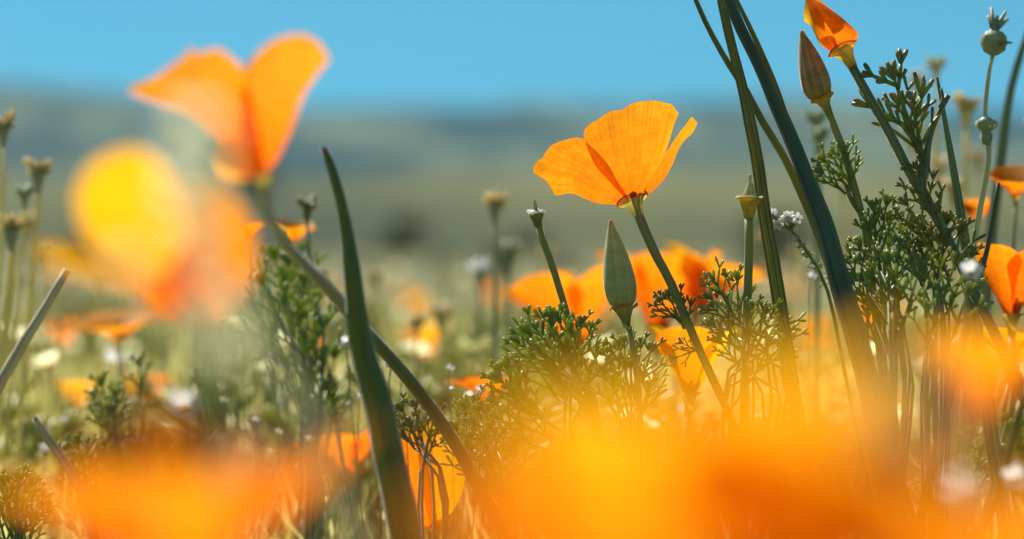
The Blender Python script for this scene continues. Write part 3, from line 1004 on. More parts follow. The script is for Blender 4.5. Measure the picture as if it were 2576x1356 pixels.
sprig_clump('feathery foliage tuft around the stem of the yellow green cup', [
    (1790, 690, 1850, 800, 0), (1838, 690, 1860, 800, .4), (1775, 740, 1848, 815, -.3), (1782, 770, 1850, 850, .3), (1785, 810, 1858, 880, -.5), (1985, 790, 1915, 890, .2), (1960, 780, 1905, 870, -.4),
    (1930, 765, 1895, 860, .6), (1895, 760, 1885, 850, -.6), (1990, 840, 1915, 930, .4), (1870, 745, 1874, 850, .8), (1800, 850, 1868, 930, .2), (1940, 850, 1900, 940, -.8), (1840, 800, 1872, 900, -.4)], .897, 'b', (1884, 1500), seed=9)
sprig_clump('crisp feathery foliage fanning left below the spent whitish cup', [
    (1262, 915, 1346, 1035, 0), (1298, 845, 1400, 950, .2), (1312, 820, 1410, 940, -.2), (1372, 792, 1430, 915, .4), (1350, 812, 1420, 930, -.5), (1398, 785, 1440, 915, .1), (1478, 812, 1455, 915, .3),
    (1460, 800, 1450, 905, -.5), (1240, 940, 1340, 1045, -.3), (1325, 900, 1400, 1000, .6), (1360, 870, 1425, 980, -.8), (1290, 970, 1370, 1060, .4), (1230, 1000, 1330, 1080, -.4), (1410, 860, 1450, 980, .9),
    (1500, 870, 1470, 990, .5), (1245, 1040, 1340, 1120, .3), (1310, 1020, 1390, 1110, -.6), (1430, 900, 1460, 1020, -.9)], D, 'g', (1450, 1600), seed=12)
sprig_clump('low pale tangle of feathery foliage just right of the curved pod', [
    (1195, 1000, 1225, 1100, .5), (1180, 1050, 1230, 1140, -.4), (1225, 1020, 1250, 1130, 0), (1165, 1090, 1220, 1180, .8), (1205, 1090, 1245, 1190, -.6), (1250, 1080, 1270, 1190, .3), (1185, 1140, 1235, 1240, .2),
    (1230, 1150, 1260, 1260, -.9), (1280, 1120, 1290, 1240, .6), (1160, 1010, 1205, 1090, 1.2), (1140, 1060, 1200, 1150, 1.0), (1300, 1170, 1310, 1280, -.5), (1150, 1120, 1200, 1220, -.8)], .91, 'b', (1260, 1650), seed=15)
sprig_clump('fine feathery foliage around the base of the grey green bud', [
    (1545, 860, 1560, 960, .6, 'b'), (1560, 850, 1575, 950, -.2, 'b'), (1640, 870, 1615, 970, .3, 'd'), (1610, 850, 1600, 950, 0, 'b'), (1520, 880, 1545, 980, .4), (1585, 900, 1590, 1000, -.6), (1660, 920, 1625, 1020, .7),
    (1500, 930, 1540, 1030, -.3), (1630, 960, 1610, 1060, -.6), (1545, 960, 1560, 1070, .9)], .905, 'g', (1590, 1650), seed=18)
sprig_clump('compact bristly tuft of foliage low in the left corner', [
    (30, 1190, 40, 1290, 0), (62, 1190, 55, 1290, .3), (5, 1200, 25, 1300, -.3), (90, 1230, 70, 1310, .2), (-20, 1210, 10, 1310, .4), (120, 1265, 80, 1320, -.2), (45, 1215, 45, 1330, -.5), (75, 1210, 60, 1330, .5),
    (15, 1230, 30, 1350, .5), (105, 1260, 75, 1350, -.4), (50, 1260, 50, 1380, .2), (0, 1270, 20, 1390, -.3), (90, 1290, 65, 1400, .4)], .92, 'g', (45, 1700), seed=21)

# ------------------------------------------------------------------ pod and left-hand stems
pod, _ = add_stem(mk('seed_pod', 'stout dark green curved seed pod with a pinkish blunt tip', 'seed pod'),
                  [(815, 372), (822, 388), (838, 430), (856, 500), (872, 600), (890, 720), (912, 850), (940, 980), (972, 1130), (1010, 1300), (1040, 1500)], .815,
                  [20, 29, 45, 59, 69, 76, 80, 80, 76, 70, 62, 50, 46], POD, 18, 60, 8, .02, 'pod')

d2 = .655
lp, _ = add_stem(mk('poppy_flower', 'large blurred orange poppy with a tall right petal against the sky', 'poppy'),
                 [(652, 462, 0), (665, 510, 2.5), (690, 570, 6), (740, 640, 11), (800, 700, 15), (862, 765, 18.5), (930, 840, 20.5), (1000, 920, 22), (1070, 1010, 23.2), (1140, 1110, 24), (1190, 1200, 24.5)], d2, [26, 28, 30, 36, 40, 44, 44, 46, 50, 50, 50], STEMD, 12, 50)
cpetal(lp, d2, [(640, 440, 0), (595, 330, -.5), (592, 240, -.9), (612, 170, -1.1)], [(688, 415, 0), (712, 370, -.2), (738, 310, -.5), (762, 245, -.7), (800, 185, -.8), (828, 152, -.8)],
       [(650, 132, -1.2), (700, 98, -1.2), (755, 88, -1.1), (800, 104, -1.0)], -.2, PETAL, 22, 22, .01, .05, 21)
cpetal(lp, d2, [(630, 440, -.2), (560, 360, -.7), (480, 290, -1), (400, 262, -1.1), (335, 238, -1.1)], [(668, 430, -.2), (650, 330, -.7), (630, 230, -1.1), (606, 165, -1.3)],
       [(328, 225, -1.1), (400, 188, -1.2), (465, 140, -1.3), (480, 118, -1.35), (497, 136, -1.35), (545, 122, -1.4), (580, 142, -1.4)], -.15, PETAL, 22, 22, .01, .05, 27)
cpetal(lp, d2, [(640, 445, -.3), (600, 455, -.8), (560, 445, -1.2), (540, 400, -1.5)], [(670, 435, -.3), (650, 390, -.8), (610, 350, -1.2)], [(560, 360, -1.5)], -.2, PETALY, 14, 14, .01, .05, 31)
cpetal(lp, d2, [(640, 440, .3), (610, 425, 1), (595, 410, 1.7), (590, 395, 2.4)], [(675, 430, .3), (690, 415, 1), (695, 400, 1.7), (690, 385, 2.4)], [(620, 375, 2.7), (660, 370, 2.7)], .4, PETALR, 16, 16, .01, .05, 35)
receptacle(lp, W(657, 440, d2), W(640, 420, d2) - W(652, 470, d2), px(32, d2), px(34, d2), px(13, d2))

# nearer blurred yellow-orange poppy
d2 = .52
np_, _ = add_stem(mk('poppy_flower', 'heavily blurred poppy with a rounded yellow petal above an orange one', 'poppy'),
                  [(490, 800, 0), (500, 870, .3), (520, 1000, 1), (530, 1200, 1.5)], d2, [30, 28, 30, 34], STEM, 8, 24)
cpetal(np_, d2, [(450, 745, -.2), (360, 710, -.7), (260, 650, -1.3), (205, 570, -1.6)], [(490, 740, -.2), (485, 640, -.8), (460, 520, -1.5), (425, 440, -1.9)], [(192, 500, -1.8), (230, 415, -2.0), (320, 374, -2.1), (390, 395, -2.1)], -.15, PETALY, 16, 16, .01, .05, 41)
cpetal(np_, d2, [(420, 800, .1), (350, 720, .05), (350, 610, -.1), (385, 510, -.3)], [(530, 800, .1), (610, 740, .05), (640, 640, -.1), (620, 540, -.3)], [(450, 460, -.45), (550, 465, -.45)], -.1, PETAL, 16, 16, .01, .05, 45)
cpetal(np_, d2, [(440, 775, .2), (330, 745, .5), (220, 705, .8), (120, 650, 1.0)], [(460, 750, .3), (360, 670, .6), (270, 618, .8), (200, 600, .9)], [(100, 620, 1.0)], -.2, PETALY, 14, 14, .01, .05, 49)
cpetal(np_, d2, [(470, 760, .3), (480, 752, .9), (470, 750, 1.5), (450, 745, 2)], [(520, 755, .3), (560, 752, .9), (580, 750, 1.5), (590, 745, 2)], [(520, 740, 2.2)], .1, PETALY, 12, 12, .01, .05, 53)
receptacle(np_, W(480, 752, d2), W(440, 600, d2) - W(480, 752, d2), px(36, d2), px(48, d2), px(14, d2))

# pale plume of dry stem right in front of the lens
d2 = .36
sh = Shape()
sh_root = thing('dry_seedhead', 'very blurred pale green veil of a plant close to the lens', 'seedhead', (W(520, 700, d2).x, W(520, 700, d2).y, 0))
axp = catmull([W(500, 190, d2), W(486, 280, d2), W(484, 400, d2), W(500, 560, d2), W(520, 720, d2), W(524, 1000, d2), W(524, 1500, d2), Vector((sh_root.location.x, d2, -.012))], 60)
sh.tube(axp, [px(6, d2), px(9, d2), px(10, d2)], 7)
sh.build('stem', SEEDPALE, sh_root)
rg = random.Random(31)
for k in range(34):
    f = k / 33
    i = int(2 + f * 8)
    wd = (40 + 50 * math.sin(math.pi * min(1, f * 1.15 + .12))) * rg.uniform(.8, 1.2)
    M = frame(axp[i], (axp[i - 1] - axp[i]) + Vector((rg.uniform(-.1, .1), 0, 0)) * .002, k * 2.4)
    sh = petal_rev(0, px(wd * 1.35, d2), R(30), R(62), R(70), px(8, d2), 0, .2, k * 1.7, 5, 5, M)
    sh.build('bract', PLUME, sh_root)
d2 = .30
fr = thing('cream_flower', 'big soft cream blur of a flower below the blurred poppies', 'flower', (W(575, 900, d2).x, W(575, 900, d2).y, 0))
for k in range(9):
    sh = petal_rev(k * 2 * math.pi / 9, px(105, d2), R(40), R(78), R(26), px(10, d2), 0, .15, k, 6, 6, frame(W(572, 885, d2), (.1, -1, .7)))
    sh.build('petal', CREAM, fr)
sh = Shape()
sh.tube([W(572, 890, d2 + .002), W(590, 1010, d2), W(610, 1300, d2), Vector((W(620, 1500, d2).x, d2, -.012))], [px(13, d2), px(14, d2), px(16, d2)], 8, 20)
sh.build('stem', SEEDPALE, fr)
d2 = .34
fr = thing('cream_flower', 'small soft blur of a pinkish cream flower low on the blurred yellow poppy', 'flower', (W(320, 690, d2).x, W(320, 690, d2).y, 0))
for k in range(8):
    sh = petal_rev(k * 2 * math.pi / 8, px(60, d2), R(40), R(78), R(28), px(6, d2), 0, .15, k, 5, 5, frame(W(318, 690, d2), (.1, -1, .7)))
    sh.build('petal', CREAM, fr)
sh = Shape()
sh.tube([W(318, 692, d2 + .002), W(340, 810, d2), W(360, 1300, d2), Vector((W(370, 1500, d2).x, d2, -.012))], [px(9, d2), px(9, d2), px(11, d2)], 8, 20)
sh.build('stem', SEEDPALE, fr)

# olive stalk that crosses behind the soft cream blur to lower right
add_stem(mk('stalk', 'blurred olive stalk slanting down right beneath the blurred yellow poppy', 'stalk'),
         [(545, 670, 6), (600, 740, 5), (660, 830, 4), (720, 940, 3), (780, 1060, 1), (830, 1180, 0)], .40, [24, 44, 60, 72, 76, 78], OLIVE, 10, 34)
add_stem(mk('stalk', 'grey brown stalk with one bright edge leaning at the far left', 'stalk'),
         [(168, 680), (150, 712), (110, 780), (60, 860), (20, 930), (-30, 1010), (-80, 1100)], .845, [20, 30, 36, 38, 40, 40], GREYST, 10, 34)
add_stem(mk('stalk', 'short grey broken stalk stub above the left blurred orange petals', 'stalk'),
         [(88, 1048), (105, 1080), (140, 1130), (180, 1190), (215, 1250), (260, 1330)], .85, [16, 30, 36, 40, 44, 46], GREYST, 10, 34)
add_stem(mk('grass_blade', 'thin pale straw sticking up from the left blurred orange petals', 'blade'),
         [(548, 1080), (500, 1128), (455, 1175), (405, 1225), (340, 1290)], .89, [3, 6, 9, 10, 10], STRAW, 6, 24)
add_stem(mk('grass_blade', 'second thin straw lying close along the first pale straw', 'blade'),
         [(540, 1094), (500, 1138), (460, 1178), (420, 1222), (360, 1295)], .893, [2, 4, 5, 5, 6], STRAW, 6, 24)

# ------------------------------------------------------------------ foreground orange masses
UP = Vector((0, 0, 1))
gen_poppy('huge blurred orange poppy filling the lower right foreground', W(1690, 1560, .225), (-.08, .15, 1), .0205, R(30), R(48), mats=(PETALR,), near=PETALY, roll=.4, seed=101, ns=16, ruffle=.2, half=R(58))  # far petals coloured deeper against strong sun, near ones brighter against shade
gen_poppy('blurred orange poppy low in front, left of the huge one', W(1570, 1600, .24), (-.25, .1, 1), .0176, R(30), R(55), mats=(PETAL,), roll=.1, seed=102, ns=14)
gen_poppy('blurred deep orange poppy at the right end of the huge foreground one', W(1990, 1600, .22), (.2, .1, 1), .0175, R(28), R(50), mats=(PETALR,), near=PETALM, roll=.9, seed=103, ns=14)
gen_poppy('blurred orange poppy in the lower left foreground', W(470, 1545, .36), (-.08, .05, 1), .0255, R(26), R(50), mats=(PETAL, PETAL, PETALR, PETAL), roll=.75, seed=104, ns=16, ruffle=.26, openj=.3)
gen_poppy('blurred amber poppy at the right edge above the corner', W(2460, 1060, .41), (.08, .1, 1), .0128, R(28), R(45), mats=(PETAL,), near=PETALM, roll=.3, seed=105, ns=14)
gen_poppy('blurred orange poppy just showing in the bottom right corner', W(2480, 1660, .26), (.0, .1, 1), .0158, R(30), R(60), mats=(PETAL,), roll=.6, seed=106, ns=14)


def cream_daisy(label, c, r, group=None, seed=0, mat=CREAM, centre=STAMEN, tilt=(0, -.3, 1), n=8, name='cream_flower', wpet=0.30, lod=7, stem=SEEDPALE, cat='flower'):
    rg = random.Random(seed)
    c = Vector(c)
    M = frame(c, tilt)
    root = thing(name, label, cat, (c.x + rg.uniform(-.1, .1) * c.z, c.y + rg.uniform(-.1, .1) * c.z, 0), group)
    for k in range(n):
        a = k * 2 * math.pi / n + rg.uniform(-.1, .1)
        sh = petal_rev(a, r * 1.02, R(35), R(rg.uniform(62, 86)), math.pi / n * (.75 + wpet), r * .1, 0, .12, k + seed, max(2, lod - 2), max(3, lod - 1), M)
        sh.build('petal', mat, root)
    sh = Shape()
    sh.lathe([(r * .02, r * .22), (r * .2, r * .18), (r * .28, r * .05), (r * .2, -r * .12), (r * .1, -r * .3)], c, M.to_3x3() @ Vector((0, 0, 1)), 9)
    sh.build('flower_head', centre, root)
    sh = Shape()
    g = Vector((root.location.x, root.location.y, -.012))
    ax_ = (M.to_3x3() @ Vector((0, 0, 1))).normalized()
    sh.tube([c - ax_ * r * .25, c - ax_ * r * .9, c.lerp(g, .55) + Vector((0, 0, 0)), g], [r * .09, r * .08, r * .1, r * .11], 6, 12)
    sh.build('stem', stem, root)
    return root


cream_daisy('large soft cream flower blur between the foreground poppies at right', W(2215, 1085, .215), px(150, .215), seed=1, n=9, tilt=(0, -.6, 1))
cream_daisy('small soft cream dot just left of the large cream blur', W(2112, 1038, .52), px(38, .52), seed=2, tilt=(0, -1, .6))
cream_daisy('pale greyish flower blur near the bottom right corner', W(2425, 1235, .54), px(58, .54), seed=3, mat=WHITE, tilt=(0, -1, .4))
cream_daisy('blurred peach cream flower over the right shoulder of the huge poppy', W(2080, 1180, .22), px(80, .22), seed=4, mat=CREAM, tilt=(.3, -1, .4))

# orange petals close behind the pod
d2 = .955
bp, _ = add_stem(mk('poppy_flower', 'fairly sharp hanging orange poppy between the pod and the green tangle', 'poppy'),
                 [(1085, 1330), (1095, 1400), (1110, 1500)], d2, [20, 20, 22], STEM, 8, 16)
cpetal(bp, d2, [(1075, 1330, 0), (1010, 1280, -.3), (985, 1200, -.4), (990, 1120, -.4)], [(1100, 1330, 0), (1085, 1250, -.3), (1070, 1170, -.4), (1055, 1100, -.4)], [(1010, 1080, -.4), (1040, 1085, -.4)], -.3, PETAL, 18, 20, .01, .06, 61)
cpetal(bp, d2, [(1085, 1330, -.1), (1065, 1250, -.4), (1050, 1160, -.5), (1048, 1085, -.4)], [(1110, 1325, -.1), (1155, 1260, -.3), (1170, 1200, -.3), (1150, 1120, -.2)], [(1080, 1060, -.4), (1120, 1080, -.3)], -.3, PETALY, 18, 20, .01, .06, 65)
cpetal(bp, d2, [(1080, 1330, .3), (1020, 1260, .9), (1000, 1180, 1.2), (1010, 1110, 1.3)], [(1110, 1320, .3), (1140, 1260, .9), (1150, 1180, 1.2), (1130, 1110, 1.3)], [(1070, 1070, 1.4)], .3, PETAL, 14, 14, .01, .05, 69)
receptacle(bp, W(1092, 1325, d2), UP, px(34, d2), px(50, d2), px(10, d2))
gen_poppy('blurred orange poppy low behind the curved pod, left side', W(865, 1205, 1.13), (-.1, .1, 1), .021, R(34), R(62), mats=(PETAL, PETALR), seed=71, roll=.5)
gen_poppy('sharpish yellow orange poppy peeping out behind the hero stem foot', W(1735, 990, .965), (.05, .1, 1), .023, R(24), R(36), mats=(PETALY, PETAL), seed=72, roll=.2)
gen_poppy('blurred wide orange poppy behind the grey green bud, left half', W(1450, 880, 1.23), (-.18, .16, 1), .035, R(26), R(46), mats=(PETAL,), seed=73, roll=.1, ruffle=.15)
gen_poppy('blurred tall orange poppy between the grey green bud and the hero stem', W(1655, 830, 1.26), (.05, .12, 1), .036, R(24), R(44), mats=(PETAL,), seed=74, roll=.6, ruffle=.15)
gen_poppy('blurred orange poppy with a pale curled edge right of the hero stem', W(1755, 775, 1.26), (.3, .05, 1), .028, R(30), R(60), mats=(PETAL, PETALY), seed=75, roll=.3, ruffle=.16)
gen_poppy('bright orange poppy at the right edge behind the dark foliage', W(2545, 790, .975), (.0, .05, 1), .024, R(22), R(44), mats=(PETAL, PETALR), seed=76, roll=.7)
gen_poppy('blurred orange poppy with a pale glint high at the right edge', W(2555, 492, 1.03), (-.05, -.2, 1), .012, R(40), R(70), mats=(PETALR, PETAL), seed=77, roll=.2)
gen_poppy('sunlit orange poppy below the bright one at the right edge', W(2540, 925, .99), (.1, .1, 1), .016, R(30), R(60), mats=(PETAL,), seed=78, roll=.2)
gen_poppy('small blurred orange poppy left of the curved pod', W(735, 610, 1.12), (.1, -.1, 1), .010, R(35), R(60), mats=(PETALY, PETAL), seed=79)
gen_poppy('small blurred orange poppy half hidden by the blurred poppy stem', W(620, 600, 1.10), (-.1, -.1, 1), .009, R(40), R(75), mats=(PETAL,), seed=80)
gen_poppy('blurred yellow poppy seen edge on beneath the blurred orange poppies', W(300, 850, 1.28), (-.1, -.15, 1), .025, R(50), R(88), mats=(PETALY,), seed=81, roll=.4)
gen_poppy('blurred yellow poppy low among the left field foliage', W(190, 1025, 1.4), (0, 0, 1), .015, R(28), R(50), mats=(PETALY,), seed=82)
gen_poppy('blurred orange poppy low right of the left yellow one', W(355, 1045, 1.42), (.15, .1, 1), .021, R(25), R(45), mats=(PETAL, PETALY), seed=83)
gen_poppy('dim orange poppy behind the white blossoms beside the pod', W(1225, 1010, 1.09), (0, 0, 1), .014, R(40), R(70), mats=(PETALR,), seed=84)
gen_poppy('small blurred orange poppy behind the knotted seed stem at right', W(2455, 560, 1.12), (0, 0, 1), .010, R(30), R(55), mats=(PETALR, PETAL), seed=85)

# ------------------------------------------------------------------ seedheads, white blossoms, right margin
def seedhead(label, x, y, d, r, group=None, mat=TAN, lean=0, seed=0, cup=STEMD, stem=STEM, sw=0.32):
    rg = random.Random(seed)
    c = W(x, y, d)
    root = thing('seedhead', label, 'seedhead', (c.x + lean * c.z, c.y + rg.uniform(-.05, .05) * c.z, 0), group)
    R_ = px(r, d)
    for k in range(14):
        a = k * 2.4 + rg.uniform(-.2, .2)
        dr = Vector((math.cos(a), math.sin(a), rg.uniform(-.2, 1.1)))
        sh = Shape()
        sh.tube([c + dr * R_ * .1, c + dr * R_ * .6, c + dr * R_ * rg.uniform(.85, 1.1)], [R_ * .2, R_ * .32, R_ * .2], 5, 5, .5)
        sh.build('bract', mat, root)
    sh = Shape()
    sh.lathe([(R_ * .5, R_ * .2), (R_ * .55, -R_ * .1), (R_ * .45, -R_ * .7), (R_ * .28, -R_ * 1.3), (R_ * .16, -R_ * 1.8)], c, UP, 10)
    sh.build('receptacle', cup, root)
    g = Vector((root.location.x, root.location.y, -.012))
    sh = Shape()
    sh.tube([c - UP * R_ * 1.6, c - UP * R_ * 4 + Vector((lean, 0, 0)) * R_, c.lerp(g, .6) + Vector((rg.uniform(-.3, .3) * R_, 0, 0)), g], [R_ * sw * .6, R_ * sw * .6, R_ * sw * .8], 6, 16)
    sh.build('stem', stem, root)
    return root


seedhead('tan seedhead cut by the left edge, highest on that side', 8, 312, 1.05, 32, seed=1, cup=SEEDPALE, lean=-.02, sw=.24, stem=STRAW)
seedhead('tan tufted seedhead on a pale stem near the left edge', 96, 428, 1.09, 34, seed=2, cup=SEEDPALE, stem=STRAW, lean=-.1)
seedhead('round whitish seedhead just below the left tufted one', 62, 488, 1.09, 22, seed=3, mat=SEEDPALE, cup=SEEDPALE, stem=STRAW, lean=-.08)
seedhead('pinkish tan seedhead low at the left edge on a thick pale stem', 28, 575, 1.07, 34, seed=4, mat=TAN, cup=SEEDPALE, stem=STRAW, lean=-.08, sw=.5)
seedhead('blurred tan seedhead left of the spent whitish cup', 1245, 512, 1.13, 30, seed=5, cup=SEEDPALE, lean=.02, stem=SEEDPALE)
seedhead('faint pale round seedhead below the blurred tan one', 1280, 640, 1.3, 36, seed=6, mat=SEEDPALE, cup=SEEDPALE, stem=SEEDPALE)
seedhead('faint whitish seedhead left of the pale round one', 1205, 680, 1.3, 30, seed=7, mat=WHITE, cup=SEEDPALE, stem=SEEDPALE)
seedhead('blurred brownish seedhead, left one of the low pair', 1048, 812, 1.24, 24, seed=8, cup=STRAW, stem=STRAW)
seedhead('blurred brownish seedhead, right one of the low pair', 1110, 792, 1.24, 30, seed=9, cup=STRAW, stem=STRAW)
seedhead('dark blurred seedhead just left of the curved pod tip', 772, 520, 1.06, 26, seed=10, mat=STEM, cup=STEMD, stem=STEMD, lean=.16)
seedhead('pale yellow round seedhead blurred above the white blossoms', 1192, 890, 1.28, 40, seed=11, mat=CREAM, cup=CREAM, stem=SEEDPALE)
seedhead('faint pale seedhead behind the upper right foliage', 2355, 165, 1.18, 26, seed=12, mat=STRAW, cup=STRAW, stem=STRAW)
seedhead('faint tan seedhead behind the pale striped blade', 2430, 270, 1.16, 34, seed=13, mat=TAN, cup=STRAW, stem=STRAW)
seedhead('faint pale seedhead between the broad blade and the russet bud', 2052, 300, 1.14, 26, seed=14, mat=SEEDPALE, cup=SEEDPALE, stem=SEEDPALE)
seedhead('faint whitish seedhead just right of the broad blade', 2062, 345, 1.12, 24, seed=15, mat=SEEDPALE, cup=SEEDPALE, stem=SEEDPALE)

# knotted seed stem at right
d2 = .935
ks, _ = add_stem(mk('knotted_seed_stem', 'pale knotted stem carrying a round ribbed seed head near the right edge', 'seed stem'),
                 [(2500, 130), (2492, 160), (2482, 240), (2478, 300), (2484, 330), (2486, 400), (2470, 500), (2455, 580), (2440, 680), (2425, 820)], d2, [10, 14, 16, 17, 18, 30, 36, 36, 30, 26], SEEDPALE, 10, 50)
sh = Shape()
sh.lathe([(px(8, d2), px(-36, d2)), (px(24, d2), px(-26, d2)), (px(33, d2), px(-6, d2)), (px(31, d2), px(12, d2)), (px(22, d2), px(24, d2)), (px(10, d2), px(28, d2)), (px(9, d2), px(48, d2))], W(2500, 104, d2), UP, 20, 7, .08)
sh.build('seed_head', SEEDPALE, ks)
sh = Shape()
for q in [(2494, 20, 8), (2510, 40, 5), (2530, 30, 4), (2535, 48, 4), (2486, 40, 4)]:
    sh.tube([W(2500, 78, d2), W((2500 + q[0]) / 2, (70 + q[1]) / 2 + 4, d2), W(q[0], q[1], d2 + q[2] * .0004)], [px(8, d2), px(6, d2), px(4, d2)], 6, 8)
for q in [(2545, 108), (2470, 96), (2528, 125)]:
    sh.tube([W(2505, 104, d2 - .003), W(q[0], q[1], d2)], [px(5, d2), px(3, d2)], 5, 3)
sh.build('style', SEEDPALE, ks)
for y, r in ((312, 26), (345, 14)):
    sh = Shape()
    sh.lathe([(px(9, d2), px(-20, d2)), (px(r, d2), px(-6, d2)), (px(r, d2), px(6, d2)), (px(9, d2), px(18, d2))], W(2481, y, d2), UP, 12, 5, .15)
    sh.build('node', SEEDPALE, ks)
blade(mk('grass_blade', 'olive blurred blade along the right edge beside the knotted stem', 'blade'),
      [(2600, 40), (2575, 110), (2548, 200), (2532, 290), (2520, 380), (2505, 500), (2490, 640), (2470, 800)], 1.06, [14, 24, 32, 40, 40, 36, 32], PALEB, .5, 40)
blade(mk('grass_blade', 'dark blurred blade leaning in front of the bright right edge poppy', 'blade'),
      [(2512, 460), (2500, 540), (2488, 610), (2470, 680), (2450, 760)], .93, [10, 18, 26, 30, 30], BLUEG, .5, 30)
blade(mk('grass_blade', 'olive blade rising out of the bottom right corner', 'blade'),
      [(2590, 960), (2560, 1060), (2530, 1170), (2490, 1290), (2440, 1400)], .80, [14, 22, 30, 34, 36], BLADE, .5, 30)

# white blossom on hairy stem, right of yellow cup
d2 = .918
wb, wpts = add_stem(mk('white_blossom', 'cluster of small white blossoms on a hairy stem beside the broad blade', 'blossom'),
                    [(1990, 575), (2010, 605), (2035, 640), (2065, 690), (2090, 760), (2110, 860)], d2, [9, 10, 11, 12, 13, 14], STEM, 8, 26)
rg = random.Random(8)
for k in range(9):
    c = W(1975 + rg.uniform(-34, 38), 548 + rg.uniform(-22, 18), d2 + rg.uniform(-.006, .006))
    sh = Shape()
    for j in range(5):
        a = j * 1.257 + k
        e = c + Vector((math.cos(a), rg.uniform(-.6, .6), math.sin(a))) * px(15, d2)
        sh.tube([c, c.lerp(e, .6), e], [px(3, d2), px(7, d2), px(4, d2)], 5, 5, .35)
    bl = sh.build('blossom', WHITE, wb)
    sh = Shape()
    sh.tube([W(1990, 577, d2), c], [px(4, d2), px(5, d2)], 5, 4)
    sh.build('pedicel', STEM, bl, org=Vector(wb['_o']))
sh = Shape()
for k in range(60):
    i = rg.randrange(4)
    P0 = [(1990, 575), (2010, 605), (2035, 640), (2065, 690)]
    x, y = P0[i][0] + rg.uniform(-6, 20), P0[i][1] + rg.uniform(-6, 36)
    sh.tube([W(x, y, d2), W(x + rg.uniform(-16, 16), y + rg.uniform(-12, 6), d2 + rg.uniform(-.003, .003))], [px(1.6, d2), px(.6, d2)], 3, 2)
for k in range(10):
    x, y = rg.uniform(2000, 2065), 0
    y = 600 + (x - 2000) * 1.2 + rg.uniform(-18, 14)
    sh.lathe([(px(1, d2), px(-6, d2)), (px(6, d2), px(-2, d2)), (px(6, d2), px(4, d2)), (px(1, d2), px(8, d2))], W(x, y, d2 + rg.uniform(-.003, .003)), (rg.uniform(-1, 1), 0, 1), 6)
sh.build('hairs', SEEDPALE, wb)


def white_dot(label, x, y, d, r, seed):
    return cream_daisy(label, W(x, y, d), px(r, d), seed=seed, mat=WHITE, tilt=(.2, -1, .7), n=5, name='white_blossom', wpet=.42, cat='blossom', stem=STEM)


white_dot('bright white blossom tucked right of the curved pod', 984, 920, .955, 24, 1)
white_dot('bluish white blossom peeking out left of the curved pod', 872, 864, .975, 20, 2)
white_dot('small white blossom pair left of the crisp foliage, left flower', 1180, 1000, .965, 17, 3)
white_dot('small white blossom pair left of the crisp foliage, right flower', 1208, 985, .965, 17, 4)
white_dot('tiny white bud right of the slanting dark stem', 1136, 980, .945, 9, 5)
white_dot('pale lilac white blossom blurred behind the left field foliage', 465, 1035, 1.2, 55, 6)
white_dot('pale blossom blurred in front of the right dark foliage', 2440, 690, .80, 34, 7)
white_dot('bluish pale blossom blurred near the bottom right blade', 2550, 1210, .72, 40, 8)

# blurred leafy mass behind, left of the pod
sprig_clump('blurred mass of upright feathery foliage left of the curved pod', [
    (680, 620, 720, 760, 0), (720, 640, 745, 780, 2), (655, 690, 710, 820, -2), (760, 690, 770, 830, 1), (700, 740, 740, 880, -1), (790, 740, 790, 880, 2), (740, 790, 765, 930, 0), (820, 800, 810, 940, -2), (680, 820, 730, 950, 1),
    (780, 850, 790, 980, 0), (720, 900, 750, 1020, 2), (840, 880, 820, 1010, 1), (760, 940, 775, 1060, -2), (810, 960, 805, 1080, 0), (640, 760, 700, 900, 3), (850, 960, 830, 1080, 1), (705, 680, 738, 830, 4), (750, 620, 760, 760, 5), (800, 690, 795, 830, 6)], 1.03, 'g', (790, 1600), seed=31, stalk_w=10)
sprig_clump('blurred bluish feathery sprigs in front of the left yellow poppy', [
    (250, 950, 275, 1050, 0), (232, 985, 270, 1080, .5), (290, 980, 290, 1080, -.5), (262, 1020, 280, 1120, 0), (300, 1040, 295, 1130, 1), (345, 900, 350, 1000, 1), (380, 1090, 370, 1190, 0), (240, 1050, 270, 1150, 1)], 1.03, 'b', (285, 1600), seed=33)
sprig_clump('dark low foliage tuft right of the short grey stub', [
    (190, 1100, 215, 1190, 0), (165, 1120, 205, 1210, .4), (225, 1110, 230, 1200, -.4), (260, 1130, 245, 1210, .6), (205, 1140, 220, 1240, -.6), (245, 1160, 240, 1250, 0), (180, 1165, 215, 1250, .5), (280, 1150, 255, 1230, .2), (300, 1170, 265, 1260, 0)], .985, 'g', (235, 1650), seed=35)
sprig_clump('small reddish sprigs over the hanging orange poppy', [
    (1000, 1020, 1050, 1110, 0), (1040, 1010, 1062, 1110, .4), (1085, 1030, 1075, 1120, -.3), (1020, 1060, 1058, 1140, .2), (1100, 1060, 1080, 1140, .3), (985, 1050, 1045, 1130, .5)], .925, 'd', (1100, 1600), seed=37)
sprig_clump('shadowy feathery foliage deep in the bottom right corner', [
    (2400, 1090, 2410, 1190, 0), (2440, 1110, 2430, 1210, 1), (2370, 1130, 2400, 1230, -1), (2480, 1080, 2450, 1190, .5), (2510, 1120, 2470, 1220, 0), (2410, 1160, 2420, 1260, .5), (2540, 1060, 2490, 1180, 1), (2330, 1160, 2390, 1250, 0), (2465, 1160, 2445, 1260, -.5)], .96, 'g', (2440, 1650), seed=39)

# ------------------------------------------------------------------ the field behind
protos = []


